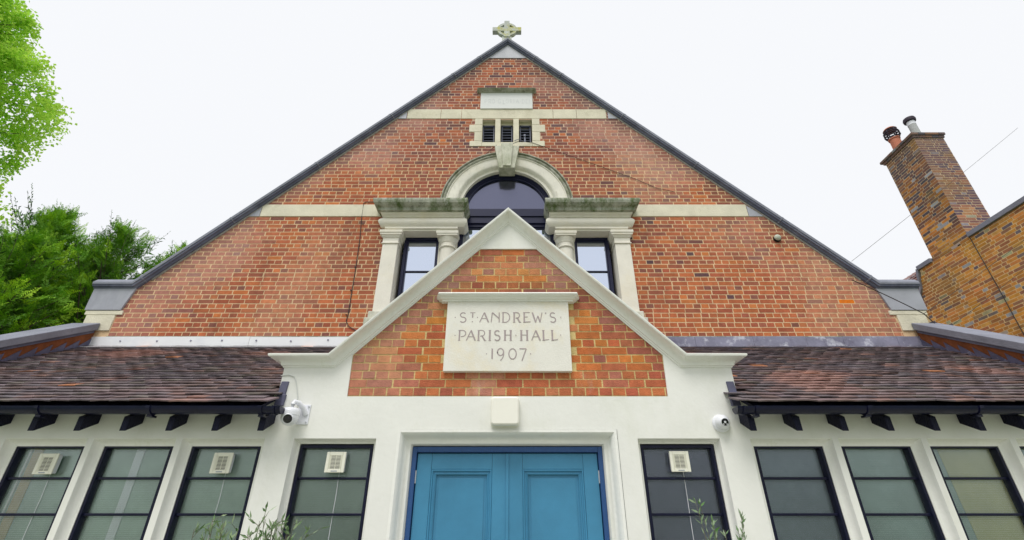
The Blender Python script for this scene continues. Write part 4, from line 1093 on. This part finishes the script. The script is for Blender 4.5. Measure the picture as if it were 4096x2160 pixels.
def broadleaf(name, base, H, Rr, label, cat, seed, nclump, nleaf, lsize, colA, colB, mt, z0=.3, group=None):
    rnd = random.Random(seed); base = Vector(base)
    t = thing(name, label, cat, group); t.location = base
    tb = MB(); top = Vector((0, 0, H*.85))
    tb.tube([(0, 0, 0), (.1, .05, H*.3), (-.05, .1, H*.6), tuple(top)], [.28, .22, .13, .04], 10)
    lb = MB()
    for k in range(nclump):
        h = z0+(1-z0)*rnd.random()**.8; zz_ = H*h
        prof_ = math.sin(math.pi*min(1, max(.02, ((h-z0)/(1-z0))*.86+.12)))**.7
        a = rnd.uniform(0, 2*math.pi); rr_ = Rr*prof_*rnd.uniform(.35, 1.0)**.6*(1+.25*math.sin(a*3+seed)+.18*math.sin(h*17+a))
        c = Vector((math.cos(a)*rr_, math.sin(a)*rr_, zz_))
        s0 = Vector((0, 0, max(H*.15, zz_-rr_*.7)))
        if k % 3 == 0:
            mid = s0.lerp(c, .5)+rv(rnd)*.2
            tb.tube([s0, mid, c], [.05, .028, .008], 5)
        sz = rnd.uniform(.35, .75); tone = rnd.random()
        for i in range(nleaf):
            p = c+rv(rnd)*sz*rnd.random()**.5*Vector((1, 1, .7)).length/1.5
            d = (rv(rnd)+Vector((0, 0, -.4))).normalized()
            col = mixc(colA, colB, min(1, max(0, tone*.6+rnd.random()*.5)))
            leafquad(lb, p, d, rv(rnd), lsize*rnd.uniform(.7, 1.3), lsize*rnd.uniform(.6, .95), col)
    tb.build('trunk', m_bark, t); lb.build('crown', mt, t, recalc=False)
    return t
broadleaf('birch_tree', (-21.2, 9.0, 0), 21, 4.6, 'tall tree with bright lime green spring leaves at the left edge of the picture', 'tree', 5, 1150, 240, .13,
          lin((150, 204, 56)), lin((214, 244, 104)), m_lime, z0=.30)

def conifer(name, base, H, Rr, label, seed, nb_=260, lean=0):
    rnd = random.Random(seed)
    t = thing(name, label, 'conifer', None); t.location = base
    tb = MB(); lb = MB()
    tb.tube([(0, 0, 0), (0, 0, H*.5), (lean*.5, 0, H*.95)], [.22, .14, .03], 8)
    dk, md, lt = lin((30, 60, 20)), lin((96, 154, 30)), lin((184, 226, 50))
    for k in range(nb_):
        h = rnd.random()**.75; zz_ = H*(.12+.88*h)
        a = rnd.uniform(0, 2*math.pi); prof_ = (1-h)**.62*1.0+.06
        rr_ = Rr*prof_*(rnd.uniform(.55, 1.12))*(1+.18*math.sin(3*a+seed))
        outv = Vector((math.cos(a), math.sin(a), 0))
        p0 = Vector((0, 0, max(.2, zz_-rr_*.55))); tip = outv*rr_+Vector((lean*h, 0, zz_+rnd.uniform(.0, .35)))
        mid = p0.lerp(tip, .5)+Vector((0, 0, -.12*rr_))
        if rr_ > .5 and k % 2 == 0: tb.tube([p0, mid, tip], [.035, .02, .006], 4)
        bd = (tip-mid).normalized()
        ns = 11; bt_ = rnd.uniform(.55, 1.2)
        for s_ in range(ns):
            f = .34+.66*s_/(ns-1)
            c = p0.lerp(mid, f*2) if f < .5 else mid.lerp(tip, f*2-1)
            c = c + rv(rnd)*.10
            sd = (bd+rv(rnd)*.9+Vector((0, 0, .35))).normalized()
            nrm = (rv(rnd)+Vector((0, 0, .9))+outv*.5).normalized(); side = sd.cross(nrm).normalized(); nrm = side.cross(sd)
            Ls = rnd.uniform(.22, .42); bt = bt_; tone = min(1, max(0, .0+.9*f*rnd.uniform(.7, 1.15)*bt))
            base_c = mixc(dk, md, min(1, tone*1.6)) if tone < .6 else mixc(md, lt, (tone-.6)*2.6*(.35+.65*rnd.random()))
            for q in range(10):
                tt = q/9; pc = c+sd*Ls*tt+nrm*(-.05*tt*tt)
                for sg in (-1, 1):
                    dd = (side*sg*.8+sd*.8+nrm*rnd.uniform(-.35, .35)).normalized(); ln = Ls*.42*(1-tt*.8)*rnd.uniform(.6, 1.2)
                    leafquad(lb, pc, dd, (nrm+rv(rnd)*.4).normalized(), ln*.62+.02, .020, mixc(base_c, lt, .3*tt*rnd.random()))
                    if ln > .05:
                        pm_ = pc+dd*ln*.5
                        for s2 in (-1, 1):
                            leafquad(lb, pm_, (dd+sd*s2*.7).normalized(), nrm, ln*.5, .016, base_c)
    # wispy leaders at the top
    for k in range(9):
        a = rnd.uniform(0, 6.28); s0 = Vector((math.cos(a)*Rr*.25, math.sin(a)*Rr*.25, H*rnd.uniform(.86, .97)))
        e = s0+Vector((math.cos(a)*.5+rnd.uniform(-.2, .2), math.sin(a)*.5, rnd.uniform(.5, .95)))
        tb.tube([s0, s0.lerp(e, .5)+rv(rnd)*.05, e], [.007, .005, .002], 4)
        for q in range(26):
            tt = q/25; pc = s0.lerp(e, tt); dd = (rv(rnd)+(e-s0).normalized()*.8).normalized()
            leafquad(lb, pc, dd, rv(rnd), .20*(1.1-tt), .028, mixc(dk, md, rnd.random()))
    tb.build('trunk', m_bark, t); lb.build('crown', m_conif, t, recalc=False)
    return t
ca = conifer('cypress_tree', (-12.9, 11.0, 0), 9.2, 2.6, 'tallest feathery green cypress in the middle of the left group', 4, 330)
cb = conifer('cypress_tree', (-10.9, 11.2, 0), 8.7, 2.6, 'bright green cypress directly above the left kneeler stone', 6, 330)
def regrow(src, loc, rot, sx, sz, label):
    r = src.copy(); COL.objects.link(r); r.location = loc; r.rotation_euler = (0, 0, rot); r.scale = (sx, sx, sz); r['label'] = label
    for c_ in src.children:
        d_ = c_.copy(); COL.objects.link(d_); d_.parent = r
for c_ in (ca, cb): c_['group'] = 'cypresses left of the hall'
regrow(cb, (-15.1, 11.2, 0), 2.0, 1, .98, 'dark green cypress farthest left, below the lime green tree')
regrow(ca, (-9.5, 11.7, 0), 4.1, .95, .90, 'yellow green cypress partly hidden by the left slope of the gable coping')
regrow(cb, (-11.2, 9.3, 0), 3.3, 1.05, .84, 'low dark cypress just above the left end coping')
regrow(cb, (-11.9, 11.6, 0), 5.2, 1, .96, 'mid green cypress filling the gap between the two tallest cypresses')
regrow(ca, (-13.9, 9.2, 0), 1.2, .95, .77, 'low cypress at the left picture edge behind the grey coping')

# shrubs in front of the windows
def sprig_bush(name, base, label, stems, seed, leafl, leafw, cols, wiry):
    rnd = random.Random(seed); t = thing(name, label, 'shrub'); t.location = base
    tb = MB(); lb = MB()
    for (dx, dy, hh, lx) in stems:
        p0 = Vector((dx*.4, dy*.4, 0)); p1 = Vector((dx, dy, hh*.6)); p2 = Vector((dx+lx, dy, hh))
        pts = [p0.lerp(p1, i/4) for i in range(4)] + [p1.lerp(p2, i/8)+Vector((0, 0, .012*math.sin(i))) for i in range(9)]
        tb.tube(pts, [.006*(1-.75*i/(len(pts)-1)) for i in range(len(pts))], 5)
        for i in range(6, len(pts)):
            dirn = (pts[i]-pts[i-1]).normalized()
            for j_ in range(5 if not wiry else 2):
                if wiry and rnd.random() < .35: continue
                pp = pts[i-1].lerp(pts[i], rnd.random())
                dd = (dirn*.9+rv(rnd)*.8).normalized()
                if wiry:
                    e = pp+dd*rnd.uniform(.04, .12); tb.tube([pp, e], [.0022, .001], 4)
                    for _ in range(4): leafquad(lb, pp.lerp(e, rnd.random()), (dd+rv(rnd)*.7).normalized(), rv(rnd), leafl*rnd.uniform(.5, 1.2), leafw, mixc(cols[0], cols[1], rnd.random()))
                else: leafquad(lb, pp, dd, rv(rnd), leafl*rnd.uniform(.7, 1.2), leafw, mixc(cols[0], cols[1], rnd.random()))
    tb.build('stem', m_twig, t); lb.build('foliage', m_shrub, t, recalc=False)
gc = [lin((70, 110, 50)), lin((170, 190, 150))]
rnd = random.Random(3)
sprig_bush('wispy_shrub', (-1.72, 3.5, .0), 'wispy thin leaved shrub in front of the painted pier left of the narrow window',
           [(rnd.uniform(-.32, .30), rnd.uniform(-.1, .1), 1.50+.13*math.exp(-((k % 9)-4)**2/6)+rnd.uniform(-.08, .04), rnd.uniform(-.08, .12)) for k in range(34)], 5, .060, .015, gc, True)
sprig_bush('olive_shrub', (1.36, 3.5, .0), 'olive like shrub with silvery green sprigs in front of the dark narrow window',
           [(-.03, 0, 1.735, -.10), (.02, .03, 1.62, -.05), (.06, 0, 1.655, .10), (.0, -.03, 1.56, .02), (-.05, .02, 1.54, .03), (.10, 0, 1.56, .02), (-.01, .01, 1.72, -.09), (.0, .0, 1.60, -.04), (.08, .01, 1.64, .09)], 6, .050, .014, [lin((88, 130, 66)), lin((170, 188, 158))], False)

# trees across the road, seen only as reflections in the glass
for k, (x, y, h) in enumerate(((-14, -22, 9), (-4, -26, 8.5), (7, -24, 9.5), (17, -22, 8.5))):
    broadleaf('roadside_tree', (x, y, 0), h, 4.2, ('leafy tree across the road far left behind the viewer', 'leafy tree across the road left of the path axis behind the viewer', 'leafy tree across the road right of the path axis behind the viewer', 'leafy tree across the road far right behind the viewer')[k], 'tree', 40+k, 120, 40, .34, lin((60, 100, 40)), lin((100, 140, 60)), m_lime, z0=.15)
